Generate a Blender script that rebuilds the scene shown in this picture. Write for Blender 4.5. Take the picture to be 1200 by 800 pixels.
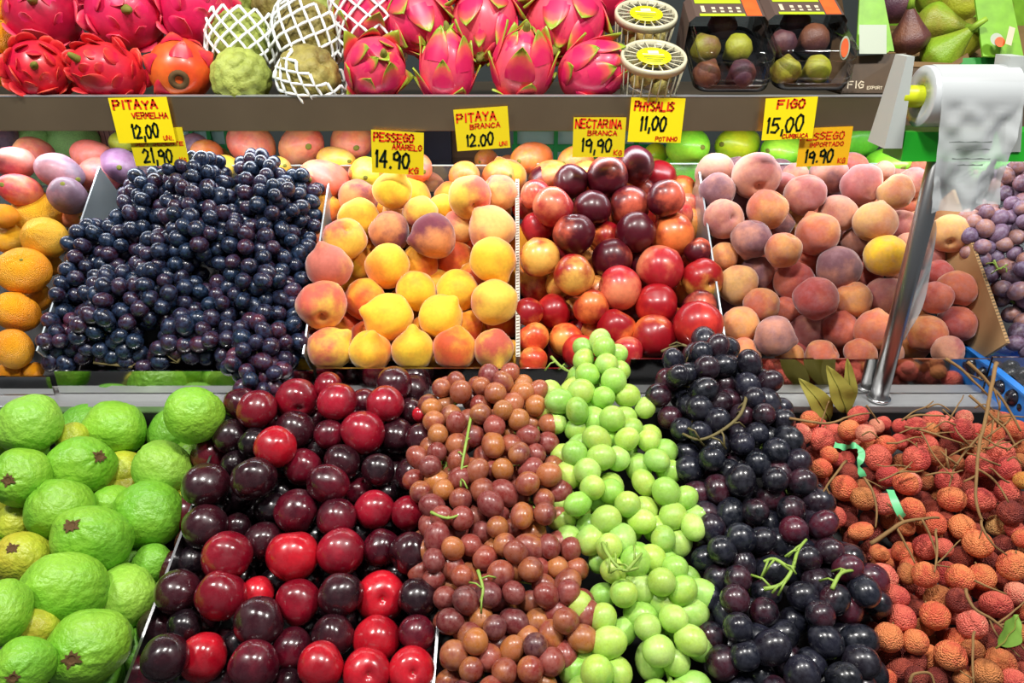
import bpy, bmesh, math, random
from mathutils import Vector, Matrix, noise
R = random.Random(7)
for o in list(bpy.data.objects): bpy.data.objects.remove(o, do_unlink=True)
scene = bpy.context.scene
COL = scene.collection
PI = math.pi

# ------------------------------------------------------------------ camera
CZ = 1.55; PITCH = math.radians(26.0); F = 866.667
cam_d = bpy.data.cameras.new('camera'); cam_d.sensor_width = 36.0; cam_d.lens = 26.0
cam_d.clip_start = 0.02; cam_d.clip_end = 50
cam = bpy.data.objects.new('camera', cam_d); COL.objects.link(cam)
cam.location = (0, 0, CZ); cam.rotation_euler = (PI / 2 - PITCH, 0, 0)
scene.camera = cam
FW = Vector((0, math.cos(PITCH), -math.sin(PITCH))); UP = Vector((0, math.sin(PITCH), math.cos(PITCH))); RT = Vector((1, 0, 0))
C0 = Vector((0, 0, CZ))

# ------------------------------------------------------------------ world, lamps, exposure
w = bpy.data.worlds.new('world'); scene.world = w; w.use_nodes = True
bg = w.node_tree.nodes['Background']; bg.inputs[0].default_value = (0.62, 0.66, 0.70, 1); bg.inputs[1].default_value = 0.20
def area(name, loc, rot, sx, sy, power, col=(1, 1, 1)):
    d = bpy.data.lights.new(name, 'AREA'); d.shape = 'RECTANGLE'; d.size = sx; d.size_y = sy
    d.energy = power; d.color = col
    o = bpy.data.objects.new(name, d); COL.objects.link(o); o.location = loc; o.rotation_euler = rot
    return o
for lx in (-0.95, 0.0, 0.95):                      # hanging market lamps over the aisle edge
    area('market_lamp', (lx, 0.42, CZ + 1.05), (math.radians(16), 0, 0), 0.24, 0.16, 17.5, (1.0, 0.97, 0.92))
area('shelf_led_strip', (0, 1.19, CZ - 0.205), (math.radians(-4), 0, 0), 2.2, 0.03, 3.6, (0.86, 0.94, 1.0))
vs = scene.view_settings
vs.view_transform = 'Standard'; vs.look = 'None'; vs.gamma = 1.0; vs.use_curve_mapping = False; vs.exposure = 0.28

# ------------------------------------------------------------------ projection helpers
def ray(px, py): return FW + RT * ((px - 600) / F) + UP * ((400 - py) / F)
def at(px, py, D): return C0 + ray(px, py) * D
def atY(px, py, Y):
    d = ray(px, py); return C0 + d * (Y / d.y)
class Plane:
    def __init__(s, Y, Z, deg):
        a = math.radians(deg); s.p = Vector((0, Y, CZ + Z)); s.n = Vector((0, -math.sin(a), math.cos(a))); s.t = Vector((0, math.cos(a), math.sin(a)))
    def depth(s, px, py, lift=0.0):
        d = ray(px, py); return ((s.p + s.n * lift - C0).dot(s.n)) / d.dot(s.n)
    def hit(s, px, py, lift=0.0): return at(px, py, s.depth(px, py, lift))
    def pt(s, x, v, lift=0.0): return Vector((x, 0, 0)) + s.p + s.t * v + s.n * lift
LOW = Plane(0.792, -0.544, 17); MID = Plane(0.949, -0.473, 36)

# ------------------------------------------------------------------ materials
def lin(c):
    return tuple((v / 12.92 if v <= 0.04045 else ((v + 0.055) / 1.055) ** 2.4) for v in c)
def rgb(r, g, b): return lin((r / 255, g / 255, b / 255))
MATS = {}
def newmat(name):
    m = bpy.data.materials.new(name); m.use_nodes = True; nt = m.node_tree
    return m, nt, nt.nodes['Principled BSDF'], nt.nodes, nt.links
def plain(name, col, rough=0.5, metal=0.0, bump=0.0, bscale=40, vary=0.12, vscale=6, coat=0.0, trans=0.0, sss=0.0, aniso=None):
    if name in MATS: return MATS[name]
    m, nt, b, N, L = newmat(name)
    tc = N.new('ShaderNodeTexCoord'); mp = N.new('ShaderNodeMapping'); L.new(tc.outputs['Object'], mp.inputs[0])
    if aniso: mp.inputs['Scale'].default_value = aniso
    nz = N.new('ShaderNodeTexNoise'); nz.inputs['Scale'].default_value = vscale; nz.inputs['Detail'].default_value = 4; L.new(mp.outputs[0], nz.inputs['Vector'])
    mix = N.new('ShaderNodeMix'); mix.data_type = 'RGBA'
    mix.inputs[6].default_value = (*[c * (1 - vary) for c in col], 1); mix.inputs[7].default_value = (*[min(1, c * (1 + vary)) for c in col], 1)
    L.new(nz.outputs[0], mix.inputs[0]); L.new(mix.outputs[2], b.inputs['Base Color'])
    b.inputs['Roughness'].default_value = rough; b.inputs['Metallic'].default_value = metal
    b.inputs['Coat Weight'].default_value = coat; b.inputs['Transmission Weight'].default_value = trans
    if sss: b.inputs['Subsurface Weight'].default_value = sss; b.inputs['Subsurface Radius'].default_value = (.01, .01, .006)
    if bump:
        n2 = N.new('ShaderNodeTexNoise'); n2.inputs['Scale'].default_value = bscale; n2.inputs['Detail'].default_value = 3; L.new(mp.outputs[0], n2.inputs['Vector'])
        bp = N.new('ShaderNodeBump'); bp.inputs['Strength'].default_value = bump; bp.inputs['Distance'].default_value = 0.002
        L.new(n2.outputs[0], bp.inputs['Height']); L.new(bp.outputs[0], b.inputs['Normal'])
    MATS[name] = m; return m
def fruitmat(name, rough=0.4, coat=0.0, sheen=0.0, bloom=0.0, bloomcol=(0.5, 0.5, 0.6), speck=None, bump=0.0, bscale=30, bdist=0.03, vor=False,
             sss=0.0, edge=0.45, nscale=1.2, roughvar=0.0, spec=0.5, wrinkle=0.0):
    """base = object colour, second colour = the object's own 'blush', spread by noise over the skin"""
    m, nt, b, N, L = newmat(name)
    tc = N.new('ShaderNodeTexCoord'); oi = N.new('ShaderNodeObjectInfo')
    add = N.new('ShaderNodeVectorMath'); add.operation = 'ADD'
    sc = N.new('ShaderNodeVectorMath'); sc.operation = 'SCALE'; sc.inputs[0].default_value = (37, 71, 53); L.new(oi.outputs['Random'], sc.inputs['Scale'])
    L.new(tc.outputs['Object'], add.inputs[0]); L.new(sc.outputs[0], add.inputs[1])
    nz = N.new('ShaderNodeTexNoise'); nz.inputs['Scale'].default_value = nscale; nz.inputs['Detail'].default_value = 5; nz.inputs['Roughness'].default_value = 0.55
    L.new(add.outputs[0], nz.inputs['Vector'])
    sep = N.new('ShaderNodeSeparateXYZ'); L.new(tc.outputs['Object'], sep.inputs[0])
    ma = N.new('ShaderNodeMath'); ma.operation = 'MULTIPLY_ADD'; ma.inputs[1].default_value = 0.22; L.new(sep.outputs[0], ma.inputs[0]); L.new(nz.outputs[0], ma.inputs[2])
    am = N.new('ShaderNodeAttribute'); am.attribute_type = 'OBJECT'; am.attribute_name = 'amount'
    ad = N.new('ShaderNodeMath'); ad.operation = 'ADD'; L.new(ma.outputs[0], ad.inputs[0]); L.new(am.outputs['Fac'], ad.inputs[1])
    mr = N.new('ShaderNodeMapRange'); mr.interpolation_type = 'SMOOTHSTEP'; mr.inputs[1].default_value = 1.0 - edge / 2; mr.inputs[2].default_value = 1.0 + edge / 2
    L.new(ad.outputs[0], mr.inputs[0])
    bl = N.new('ShaderNodeAttribute'); bl.attribute_type = 'OBJECT'; bl.attribute_name = 'blush'
    mix = N.new('ShaderNodeMix'); mix.data_type = 'RGBA'
    L.new(mr.outputs[0], mix.inputs[0]); L.new(oi.outputs['Color'], mix.inputs[6]); L.new(bl.outputs['Color'], mix.inputs[7])
    last = mix.outputs[2]
    # fine mottling
    n3 = N.new('ShaderNodeTexNoise'); n3.inputs['Scale'].default_value = 7; n3.inputs['Detail'].default_value = 6; L.new(add.outputs[0], n3.inputs['Vector'])
    hs = N.new('ShaderNodeHueSaturation'); mv = N.new('ShaderNodeMapRange'); mv.inputs[3].default_value = 0.78; mv.inputs[4].default_value = 1.2
    L.new(n3.outputs[0], mv.inputs[0]); L.new(mv.outputs[0], hs.inputs['Value']); L.new(last, hs.inputs['Color']); last = hs.outputs[0]
    if speck:
        vo = N.new('ShaderNodeTexVoronoi'); vo.inputs['Scale'].default_value = speck[1]; L.new(add.outputs[0], vo.inputs['Vector'])
        vr = N.new('ShaderNodeMapRange'); vr.inputs[1].default_value = speck[2]; vr.inputs[2].default_value = speck[2] * 0.45; vr.inputs[3].default_value = 0; vr.inputs[4].default_value = speck[3]
        L.new(vo.outputs['Distance'], vr.inputs[0])
        mx = N.new('ShaderNodeMix'); mx.data_type = 'RGBA'; mx.inputs[7].default_value = (*speck[0], 1); L.new(vr.outputs[0], mx.inputs[0]); L.new(last, mx.inputs[6]); last = mx.outputs[2]
    if bloom:
        n4 = N.new('ShaderNodeTexNoise'); n4.inputs['Scale'].default_value = 2.1; n4.inputs['Detail'].default_value = 6; n4.inputs['Roughness'].default_value = 0.65; L.new(add.outputs[0], n4.inputs['Vector'])
        r4 = N.new('ShaderNodeMapRange'); r4.inputs[1].default_value = 0.42; r4.inputs[2].default_value = 0.72; r4.inputs[3].default_value = 0; r4.inputs[4].default_value = bloom
        L.new(n4.outputs[0], r4.inputs[0])
        mx = N.new('ShaderNodeMix'); mx.data_type = 'RGBA'; mx.inputs[7].default_value = (*bloomcol, 1); L.new(r4.outputs[0], mx.inputs[0]); L.new(last, mx.inputs[6]); last = mx.outputs[2]
        rr = N.new('ShaderNodeMapRange'); rr.inputs[1].default_value = 0.35; rr.inputs[2].default_value = 0.7; rr.inputs[3].default_value = rough; rr.inputs[4].default_value = min(1, rough + 0.3)
        L.new(n4.outputs[0], rr.inputs[0]); L.new(rr.outputs[0], b.inputs['Roughness'])
    else: b.inputs['Roughness'].default_value = rough
    L.new(last, b.inputs['Base Color'])
    b.inputs['Coat Weight'].default_value = coat; b.inputs['Coat Roughness'].default_value = 0.12
    b.inputs['Sheen Weight'].default_value = sheen; b.inputs['Sheen Roughness'].default_value = 0.4
    b.inputs['Specular IOR Level'].default_value = spec
    if sss:
        b.inputs['Subsurface Weight'].default_value = sss; b.inputs['Subsurface Radius'].default_value = (1, .8, .4); b.inputs['Subsurface Scale'].default_value = 0.006
    if bump:
        if vor:
            t = N.new('ShaderNodeTexVoronoi'); t.inputs['Scale'].default_value = bscale; o_ = t.outputs['Distance']
        else:
            t = N.new('ShaderNodeTexNoise'); t.inputs['Scale'].default_value = bscale; t.inputs['Detail'].default_value = 4; o_ = t.outputs[0]
        L.new(add.outputs[0], t.inputs['Vector'])
        bp = N.new('ShaderNodeBump'); bp.inputs['Strength'].default_value = bump; bp.inputs['Distance'].default_value = bdist
        if vor: bp.invert = True
        L.new(o_, bp.inputs['Height']); L.new(bp.outputs[0], b.inputs['Normal'])
    MATS[name] = m; return m
def clear(name, tint=(1, 1, 1), refl=0.6, rough=0.04, haze=0.0):
    if name in MATS: return MATS[name]
    m = bpy.data.materials.new(name); m.use_nodes = True; nt = m.node_tree; N, L = nt.nodes, nt.links; N.clear()
    out = N.new('ShaderNodeOutputMaterial'); tr = N.new('ShaderNodeBsdfTransparent'); tr.inputs[0].default_value = (*tint, 1)
    gl = N.new('ShaderNodeBsdfGlossy'); gl.inputs['Roughness'].default_value = rough
    nz = N.new('ShaderNodeTexNoise'); nz.inputs['Scale'].default_value = 14; tc = N.new('ShaderNodeTexCoord'); L.new(tc.outputs['Object'], nz.inputs['Vector'])
    fr = N.new('ShaderNodeFresnel'); fr.inputs[0].default_value = 1.5
    mu = N.new('ShaderNodeMath'); mu.operation = 'MULTIPLY_ADD'; mu.inputs[1].default_value = refl; L.new(fr.outputs[0], mu.inputs[0])
    hz = N.new('ShaderNodeMath'); hz.operation = 'MULTIPLY'; hz.inputs[1].default_value = 0.02; L.new(nz.outputs[0], hz.inputs[0]); L.new(hz.outputs[0], mu.inputs[2])
    mx = N.new('ShaderNodeMixShader'); L.new(mu.outputs[0], mx.inputs[0]); L.new(tr.outputs[0], mx.inputs[1]); L.new(gl.outputs[0], mx.inputs[2])
    last = mx.outputs[0]
    if haze:
        df = N.new('ShaderNodeBsdfDiffuse'); df.inputs[0].default_value = (0.62, 0.65, 0.66, 1)
        m2 = N.new('ShaderNodeMixShader'); m2.inputs[0].default_value = haze; L.new(last, m2.inputs[1]); L.new(df.outputs[0], m2.inputs[2]); last = m2.outputs[0]
    L.new(last, out.inputs[0]); MATS[name] = m; return m

STEEL = plain('brushed_steel', (0.62, 0.62, 0.63), 0.22, 1.0, 0.04, 60, 0.1, 4, aniso=(2, 60, 60))
MIRROR = plain('polished_steel', (0.66, 0.66, 0.66), 0.07, 1.0, 0.015, 25, 0.06, 5)
SHELFM = plain('shelf_band_steel', (0.40, 0.29, 0.18), 0.30, 0.9, 0.10, 35, 0.4, 4)  # brown base colour stands in for warm reflections on the steel
SATIN = plain('satin_steel', (0.66, 0.67, 0.68), 0.40, 0.82, 0.04, 60, 0.1, 4, aniso=(2, 60, 60))
DARK = plain('dark_tray', (0.012, 0.012, 0.013), 0.5, 0.0, 0.05, 30)
GALV = plain('galvanised_sheet', (0.50, 0.56, 0.60), 0.4, 0.85, 0.06, 30, 0.15)
CARD = plain('corrugated_card', rgb(178, 142, 98), 0.85, 0, 0.3, 90, 0.12, 12)
CARDW = plain('white_card', rgb(205, 200, 188), 0.8, 0, 0.3, 90, 0.1, 12)
CARDD = plain('dark_card_flute', rgb(110, 92, 70), 0.9, 0, 0.1)
TWIG = plain('twig_bark', rgb(132, 100, 58), 0.8, 0, 0.4, 200, 0.35, 60)
GSTEM = plain('green_stem', rgb(140, 170, 70), 0.55, 0, 0.2, 200, 0.25, 60)
BSTEM = plain('woody_stem', rgb(104, 92, 52), 0.7, 0, 0.3, 200, 0.35, 60)
FOAM = plain('foam_net_white', (0.86, 0.90, 0.87), 0.7, 0, 0.1, 80, 0.05, sss=0.1)
TAGY = plain('tag_yellow', rgb(250, 226, 0), 0.55, 0, 0, 10, 0.04, 8)
TAGO = plain('tag_deep_yellow', rgb(222, 202, 8), 0.55, 0, 0, 10, 0.05, 8)
TAGA = plain('tag_amber', rgb(232, 178, 8), 0.55, 0, 0, 10, 0.05, 8)
INKR = plain('red_marker', rgb(226, 52, 14), 0.5, 0, 0, 10, 0.1, 40)
INKB = plain('black_marker', rgb(16, 34, 18), 0.4, 0, 0, 10, 0.1, 40)
WPLAS = plain('white_plastic', rgb(190, 196, 192), 0.35, 0, 0.03, 30, 0.04, 5, sss=0.0)
GPLAS = plain('green_plastic', rgb(38, 176, 44), 0.35, 0, 0.03, 30, 0.08, 5)
YPLAS = plain('lime_axle', rgb(196, 206, 30), 0.35)
BLUEP = plain('blue_plastic', rgb(40, 120, 205), 0.35)
CLEAR = clear('clear_plastic'); ACRY = clear('acrylic_sheet', (0.93, 0.97, 0.95), 0.45, 0.02, 0.05)
FILM = clear('bag_film', (0.96, 0.97, 0.97), 1.0, 0.10, 0.62)
FILM2 = clear('cling_film', (0.98, 0.98, 0.98), 1.2, 0.08, 0.04)

PEACHM = fruitmat('peach_skin', 0.62, sheen=0.55, edge=0.42, nscale=1.0, speck=(rgb(120, 60, 20), 6.0, 0.06, 0.5), spec=0.25)
PINKPM = fruitmat('fuzzy_pink_peach_skin', 0.7, sheen=0.45, edge=0.5, nscale=1.3, bloom=0.34, bloomcol=rgb(176, 140, 146), spec=0.2)
NECTM = fruitmat('nectarine_skin', 0.34, coat=0.15, edge=0.4, nscale=1.1, speck=(rgb(235, 180, 120), 9.0, 0.05, 0.4))
PLUMM = fruitmat('plum_skin', 0.14, coat=0.5, edge=0.6, nscale=1.2, bloom=0.05, bloomcol=rgb(150, 110, 120), speck=(rgb(210, 150, 110), 9.0, 0.045, 0.5))
GUAVM = fruitmat('guava_skin', 0.42, edge=0.6, nscale=1.0, bump=0.22, bscale=5, bdist=0.045, speck=(rgb(70, 90, 20), 5.0, 0.035, 0.6))
ORANM = fruitmat('mandarin_skin', 0.42, edge=0.6, bump=0.5, bscale=26, bdist=0.02, vor=True)
MANGM = fruitmat('mango_skin', 0.4, coat=0.1, edge=0.4, nscale=1.7, bloom=0.2, bloomcol=rgb(190, 175, 190), speck=(rgb(70, 50, 40), 5.0, 0.05, 0.5))
GMANM = fruitmat('green_mango_skin', 0.34, coat=0.15, edge=0.6, nscale=1.0, speck=(rgb(90, 110, 20), 8.0, 0.04, 0.4))
DGRAM = fruitmat('dark_grape_skin', 0.2, coat=0.2, edge=0.5, bloom=0.34, bloomcol=rgb(66, 100, 150))  # blue in the bloom also stands in for the LED strip's reflected sheen
BGRAM = fruitmat('black_grape_skin', 0.18, coat=0.3, edge=0.5, bloom=0.16, bloomcol=rgb(105, 108, 124))
RGRAM = fruitmat('red_grape_skin', 0.22, coat=.1, edge=0.6, bloom=0.26, bloomcol=rgb(196, 150, 140), sss=0.12)
GGRAM = fruitmat('green_grape_skin', 0.26, edge=0.6, bloom=0.18, bloomcol=rgb(205, 230, 170), sss=0.3)
PGRAM = fruitmat('pink_grape_skin', 0.34, edge=0.6, bloom=0.5, bloomcol=rgb(170, 160, 190), sss=0.1)
LYCHM = fruitmat('lychee_shell', 0.62, edge=0.5, nscale=2.4, bump=0.5, bscale=8.5, bdist=0.06, vor=True, speck=(rgb(170, 56, 36), 9.0, 0.14, 0.3), spec=0.3)
ATEMM = fruitmat('custard_apple_skin', 0.6, edge=0.5, nscale=2.0, bump=0.2, bscale=10, bdist=0.03)
PITAM = fruitmat('pitaya_skin', 0.36, coat=0.08, edge=0.7, nscale=1.0)
FIGM = fruitmat('fig_skin', 0.45, edge=0.6, nscale=1.0, bump=0.15, bscale=12, bdist=0.03, speck=(rgb(200, 210, 140), 10, 0.05, 0.4))
HUSKM = fruitmat('physalis_husk', 0.7, edge=0.6, nscale=2.5, bump=0.4, bscale=10, bdist=0.05)
CALYX = plain('calyx_brown', rgb(92, 66, 32), 0.85, 0, 0.4, 60, 0.35, 30)
SCARG = plain('stem_scar_green', rgb(120, 120, 40), 0.8, 0, 0.3, 60, 0.3, 30)
LEAFM = plain('dry_olive_leaf', rgb(150, 142, 58), 0.6, 0, 0.3, 60, 0.2, 30)
RIBB = plain('green_ribbon', rgb(98, 190, 128), 0.4, 0, 0.05, 40, 0.15, 60)

# ------------------------------------------------------------------ mesh helpers
def mk(name, verts, faces, mat, smooth=True):
    me = bpy.data.meshes.new(name); me.from_pydata([tuple(v) for v in verts], [], faces); me.update()
    if smooth: me.polygons.foreach_set('use_smooth', [True] * len(me.polygons))
    if mat: me.materials.append(mat)
    return me
def link(name, me, parent=None, M=None):
    o = bpy.data.objects.new(name, me); COL.objects.link(o)
    if parent: o.parent = parent
    if M is not None: o.matrix_basis = M
    return o
def tag(o, label, cat, group=None, kind=None):
    if label: o['label'] = label
    if cat: o['category'] = cat
    if group: o['group'] = group
    if kind: o['kind'] = kind
    return o
def empty(name, loc):
    o = bpy.data.objects.new(name, None); COL.objects.link(o); o.location = loc; o.empty_display_size = 0.02; return o
def sph(nu, nv, fn):
    vs_, fs = [fn(0.0, 0.0)], []
    for j in range(1, nv):
        th = PI * j / nv
        for i in range(nu): vs_.append(fn(th, 2 * PI * i / nu))
    vs_.append(fn(PI, 0.0))
    for i in range(nu): fs.append((0, 1 + i, 1 + (i + 1) % nu))
    for j in range(nv - 2):
        a = 1 + j * nu; b = a + nu
        for i in range(nu): fs.append((a + i, b + i, b + (i + 1) % nu, a + (i + 1) % nu))
    a = 1 + (nv - 2) * nu; e = len(vs_) - 1
    for i in range(nu): fs.append((a + i, e, a + (i + 1) % nu))
    return vs_, fs
def dirv(th, ph): return Vector((math.sin(th) * math.cos(ph), math.sin(th) * math.sin(ph), math.cos(th)))
def wrapd(a): return (a + PI) % (2 * PI) - PI
def drupe(seed, tip, cav, crease, lump, squash=1.0, tw=0.25):
    off = Vector((seed * 7.3, seed * 3.1, 0))
    def fn(th, ph):
        d = dirv(th, ph); s = math.sin(th)
        r = 1 - 0.45 * cav * math.exp(-(th / 0.42) ** 2) - 0.95 * cav * math.exp(-(th / 0.17) ** 2) - crease * math.exp(-(wrapd(ph) / 0.2) ** 2) * s ** 0.6 + tip * math.exp(-((PI - th) / tw) ** 2)
        r += lump * noise.noise(d * 1.3 + off)
        v = d * r; v.z *= squash; return v
    return sph(28, 22, fn)
MC = {}
def mesh_drupe(kind, i):
    k = (kind, i)
    if k in MC: return MC[k]
    if kind == 'peach': v = drupe(i, [0.28, 0.16, 0.34, 0.05][i % 4], 0.30, 0.045, 0.10, 1.0, 0.24); m = PEACHM
    elif kind == 'pinkpeach': v = drupe(i + 9, [0.05, 0.14, 0.03, 0.20][i % 4], 0.28, 0.06, 0.08, 0.97, 0.22); m = PINKPM
    elif kind == 'nectarine': v = drupe(i + 19, [0.04, 0.07, 0.02, 0.05][i % 4], 0.28, 0.05, 0.06, 0.98, 0.2); m = NECTM
    elif kind == 'plum': v = drupe(i + 29, 0.01, 0.22, 0.03, 0.06, 0.97, 0.2); m = PLUMM
    elif kind == 'guava':
        off = Vector((i * 5.1, 2, 7))
        def fn(th, ph):
            d = dirv(th, ph)
            r = 1 + 0.08 * noise.noise(d * 1.4 + off) + 0.014 * noise.noise(d * 4.0 + off) + 0.005 * noise.noise(d * 9 + off) - 0.06 * math.exp(-(th / 0.2) ** 2)
            r += 0.015 * math.cos(ph * 9 + i) * math.exp(-((th - 0.45) / 0.35) ** 2)
            return d * r
        v = sph(40, 32, fn); m = GUAVM
    elif kind == 'mandarin':
        off = Vector((i * 5.1, 4, 7)); neck = 0.3 if i == 1 else 0.0
        def fn(th, ph):
            d = dirv(th, ph)
            r = 1 + 0.04 * noise.noise(d * 1.6 + off) - (0 if neck else 0.12) * math.exp(-(th / 0.25) ** 2) + neck * math.exp(-(th / 0.42) ** 2)
            r += 0.02 * math.cos(ph * 10 + 2 * noise.noise(d * 3)) * math.exp(-((th - 0.4) / 0.35) ** 2)
            p = d * r; p.z *= 0.88 if not neck else 1.0; return p
        v = sph(36, 28, fn); m = ORANM
    elif kind in ('mango', 'greenmango'):
        off = Vector((i * 5.1, 4, 17))
        def fn(th, ph):
            d = dirv(th, ph); r = 1 + 0.05 * noise.noise(d * 1.2 + off)
            p = d * r; p = Vector((p.x * 0.84, p.y * 0.78, p.z * 1.12)); p.x += 0.14 * p.z * p.z - 0.05; return p
        v = sph(28, 22, fn); m = MANGM if kind == 'mango' else GMANM
    elif kind == 'grape':
        def fn(th, ph):
            d = dirv(th, ph); r = 1 + 0.02 * noise.noise(d * 1.3 + Vector((i, 0, 0))); p = d * r; p.z *= [1.02, 1.14, 1.26][i % 3]; return p
        v = sph(18, 12, fn); m = None
    elif kind == 'lychee':
        off = Vector((i * 3.7, 1, 5))
        def fn(th, ph):
            d = dirv(th, ph); r = 1 + 0.06 * noise.noise(d * 1.4 + off) + 0.035 * noise.noise(d * 6 + off)
            r -= 0.05 * math.exp(-(th / 0.3) ** 2); p = d * r; p.z *= 1.06; return p
        v = sph(26, 20, fn); m = LYCHM
    elif kind == 'atemoya':
        n = 70; pts = []
        for q in range(n):
            z = 1 - 2 * (q + 0.5) / n; a = q * 2.39996 + i; s = math.sqrt(1 - z * z); pts.append(Vector((s * math.cos(a), s * math.sin(a), z)))
        def fn(th, ph):
            d = dirv(th, ph); dd = sorted((d - p).length for p in pts)[:2]
            r = 0.80 + 0.24 * math.sqrt(max(0, 1 - (dd[0] / 0.32) ** 2)) + 0.05 * noise.noise(d * 2 + Vector((i * 4, 0, 0))); return d * r
        v = sph(56, 44, fn); m = ATEMM
    elif kind == 'fig':
        def fn(th, ph):
            d = dirv(th, ph); t = (1 + d.z) / 2
            rr = math.sin(th) * (1 - 0.55 * max(0, t - 0.45) / 0.55) * (1 + 0.03 * math.cos(ph * 8 + i))
            return Vector((rr * math.cos(ph), rr * math.sin(ph), d.z * 1.0 + (0.55 * max(0, d.z) ** 3)))
        v = sph(28, 22, fn); m = FIGM
    elif kind == 'husk':
        def fn(th, ph):
            d = dirv(th, ph); r = 1 + 0.12 * math.cos(ph * 5 + i); p = d * r; p.z = d.z * 1.15 + 0.3 * max(0, d.z) ** 4; return p
        v = sph(20, 14, fn); m = HUSKM
    MC[k] = mk(kind, v[0], v[1], m); return MC[k]
def mesh_with(kind, i, mat):
    k = (kind, i, mat.name)
    if k not in MC:
        me = mesh_drupe(kind, i).copy(); me.materials.clear(); me.materials.append(mat); MC[k] = me
    return MC[k]

def box(name, mat, loc=(0, 0, 0), size=(1, 1, 1), parent=None, bevel=0.0, rot=None):
    bm = bmesh.new(); bmesh.ops.create_cube(bm, size=1.0)
    bmesh.ops.scale(bm, vec=size, verts=bm.verts)
    if bevel: bmesh.ops.bevel(bm, geom=bm.edges[:], offset=bevel, segments=2, affect='EDGES', profile=0.7)
    me = bpy.data.meshes.new(name); bm.to_mesh(me); bm.free(); me.materials.append(mat)
    o = link(name, me, parent); o.location = loc
    if rot is not None: o.rotation_euler = rot
    return o
def hexa(name, mat, p, parent=None):
    """solid from 8 corners: bottom four then top four"""
    fs = [(3, 2, 1, 0), (4, 5, 6, 7), (0, 1, 5, 4), (1, 2, 6, 5), (2, 3, 7, 6), (3, 0, 4, 7)]
    c = sum((Vector(q) for q in p), Vector()) / 8
    me = mk(name, [Vector(q) - c for q in p], fs, mat, False)
    o = link(name, me, parent); o.location = c if parent is None else c - parent.location
    return o
def tube_data(pts, rad, sides=6, vs_=None, fs=None):
    vs_ = [] if vs_ is None else vs_; fs = [] if fs is None else fs
    n = len(pts); base = len(vs_); prev = None
    for i, p in enumerate(pts):
        t = (pts[min(n - 1, i + 1)] - pts[max(0, i - 1)]).normalized()
        ref = prev if prev is not None else (Vector((0, 0, 1)) if abs(t.z) < 0.9 else Vector((1, 0, 0)))
        a = ref - t * ref.dot(t)
        if a.length < 1e-6: a = t.orthogonal()
        a.normalize(); prev = a; b = t.cross(a)
        r = rad[i] if isinstance(rad, (list, tuple)) else rad
        for k in range(sides):
            an = 2 * PI * k / sides; vs_.append(p + a * (r * math.cos(an)) + b * (r * math.sin(an)))
    for i in range(n - 1):
        for k in range(sides):
            fs.append((base + i * sides + k, base + i * sides + (k + 1) % sides, base + (i + 1) * sides + (k + 1) % sides, base + (i + 1) * sides + k))
    fs.append(tuple(base + k for k in reversed(range(sides)))); fs.append(tuple(base + (n - 1) * sides + k for k in range(sides)))
    return vs_, fs
def smoothpts(pts, k=4):
    out = []
    n = len(pts)
    for i in range(n - 1):
        p0, p1, p2, p3 = pts[max(0, i - 1)], pts[i], pts[i + 1], pts[min(n - 1, i + 2)]
        for j in range(k):
            t = j / k
            out.append(0.5 * ((2 * p1) + (p2 - p0) * t + (2 * p0 - 5 * p1 + 4 * p2 - p3) * t * t + (3 * p1 - p0 - 3 * p2 + p3) * t ** 3))
    out.append(pts[-1]); return out

# ------------------------------------------------------------------ orientation in the viewer's frame
BK = -FW
def frame(axis, spin=0.0):
    a = (RT * axis[0] + UP * axis[1] + BK * axis[2]).normalized()
    ref = RT if abs(a.dot(RT)) < 0.8 else UP
    x = (ref - a * ref.dot(a)).normalized(); y = a.cross(x)
    M = Matrix((x, y, a)).transposed()
    return M @ Matrix.Rotation(spin, 3, 'Z')
def place(name, me, loc, rx, ry, axis, spin=0.0, flip=False):
    bk = (C0 - Vector(loc)).normalized(); rt = (RT - bk * RT.dot(bk)).normalized(); up = bk.cross(rt)   # how the fruit lies, as seen by a shopper in front of it
    a = (rt * axis[0] + up * axis[1] + bk * axis[2]).normalized()
    ref = rt if abs(a.dot(rt)) < 0.8 else up
    x = (ref - a * ref.dot(a)).normalized(); y = a.cross(x)
    M = Matrix((x, y, a)).transposed() @ Matrix.Rotation(spin, 3, 'Z'); avg = (rx * ry) ** 0.5
    s = []
    for k in range(3):
        c = M.col[k]; s.append(math.sqrt((c.dot(rt) * rx) ** 2 + (c.dot(up) * ry) ** 2 + (c.dot(bk) * avg) ** 2))
    o = link(name, me); o.matrix_basis = Matrix.Translation(loc) @ M.to_4x4() @ Matrix.Diagonal((*s, 1)); return o
ORD = ['first', 'second', 'third', 'fourth', 'fifth', 'sixth', 'seventh', 'eighth', 'ninth', 'tenth', 'eleventh', 'twelfth', 'thirteenth', 'fourteenth', 'fifteenth', 'sixteenth', 'seventeenth', 'eighteenth', 'nineteenth', 'twentieth', 'twenty-first', 'twenty-second']
def rows_of(items, tol):
    """items: list of dict with px,py -> sets row (0 = front) and col"""
    s = sorted(items, key=lambda d: -d['py']); rows = []
    for d in s:
        if rows and sum(e['py'] for e in rows[-1]) / len(rows[-1]) - d['py'] < tol: rows[-1].append(d)
        else: rows.append([d])
    for r, row in enumerate(rows):
        for c, d in enumerate(sorted(row, key=lambda e: e['px'])): d['row'] = r; d['col'] = c; d['nrow'] = len(row)
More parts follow.
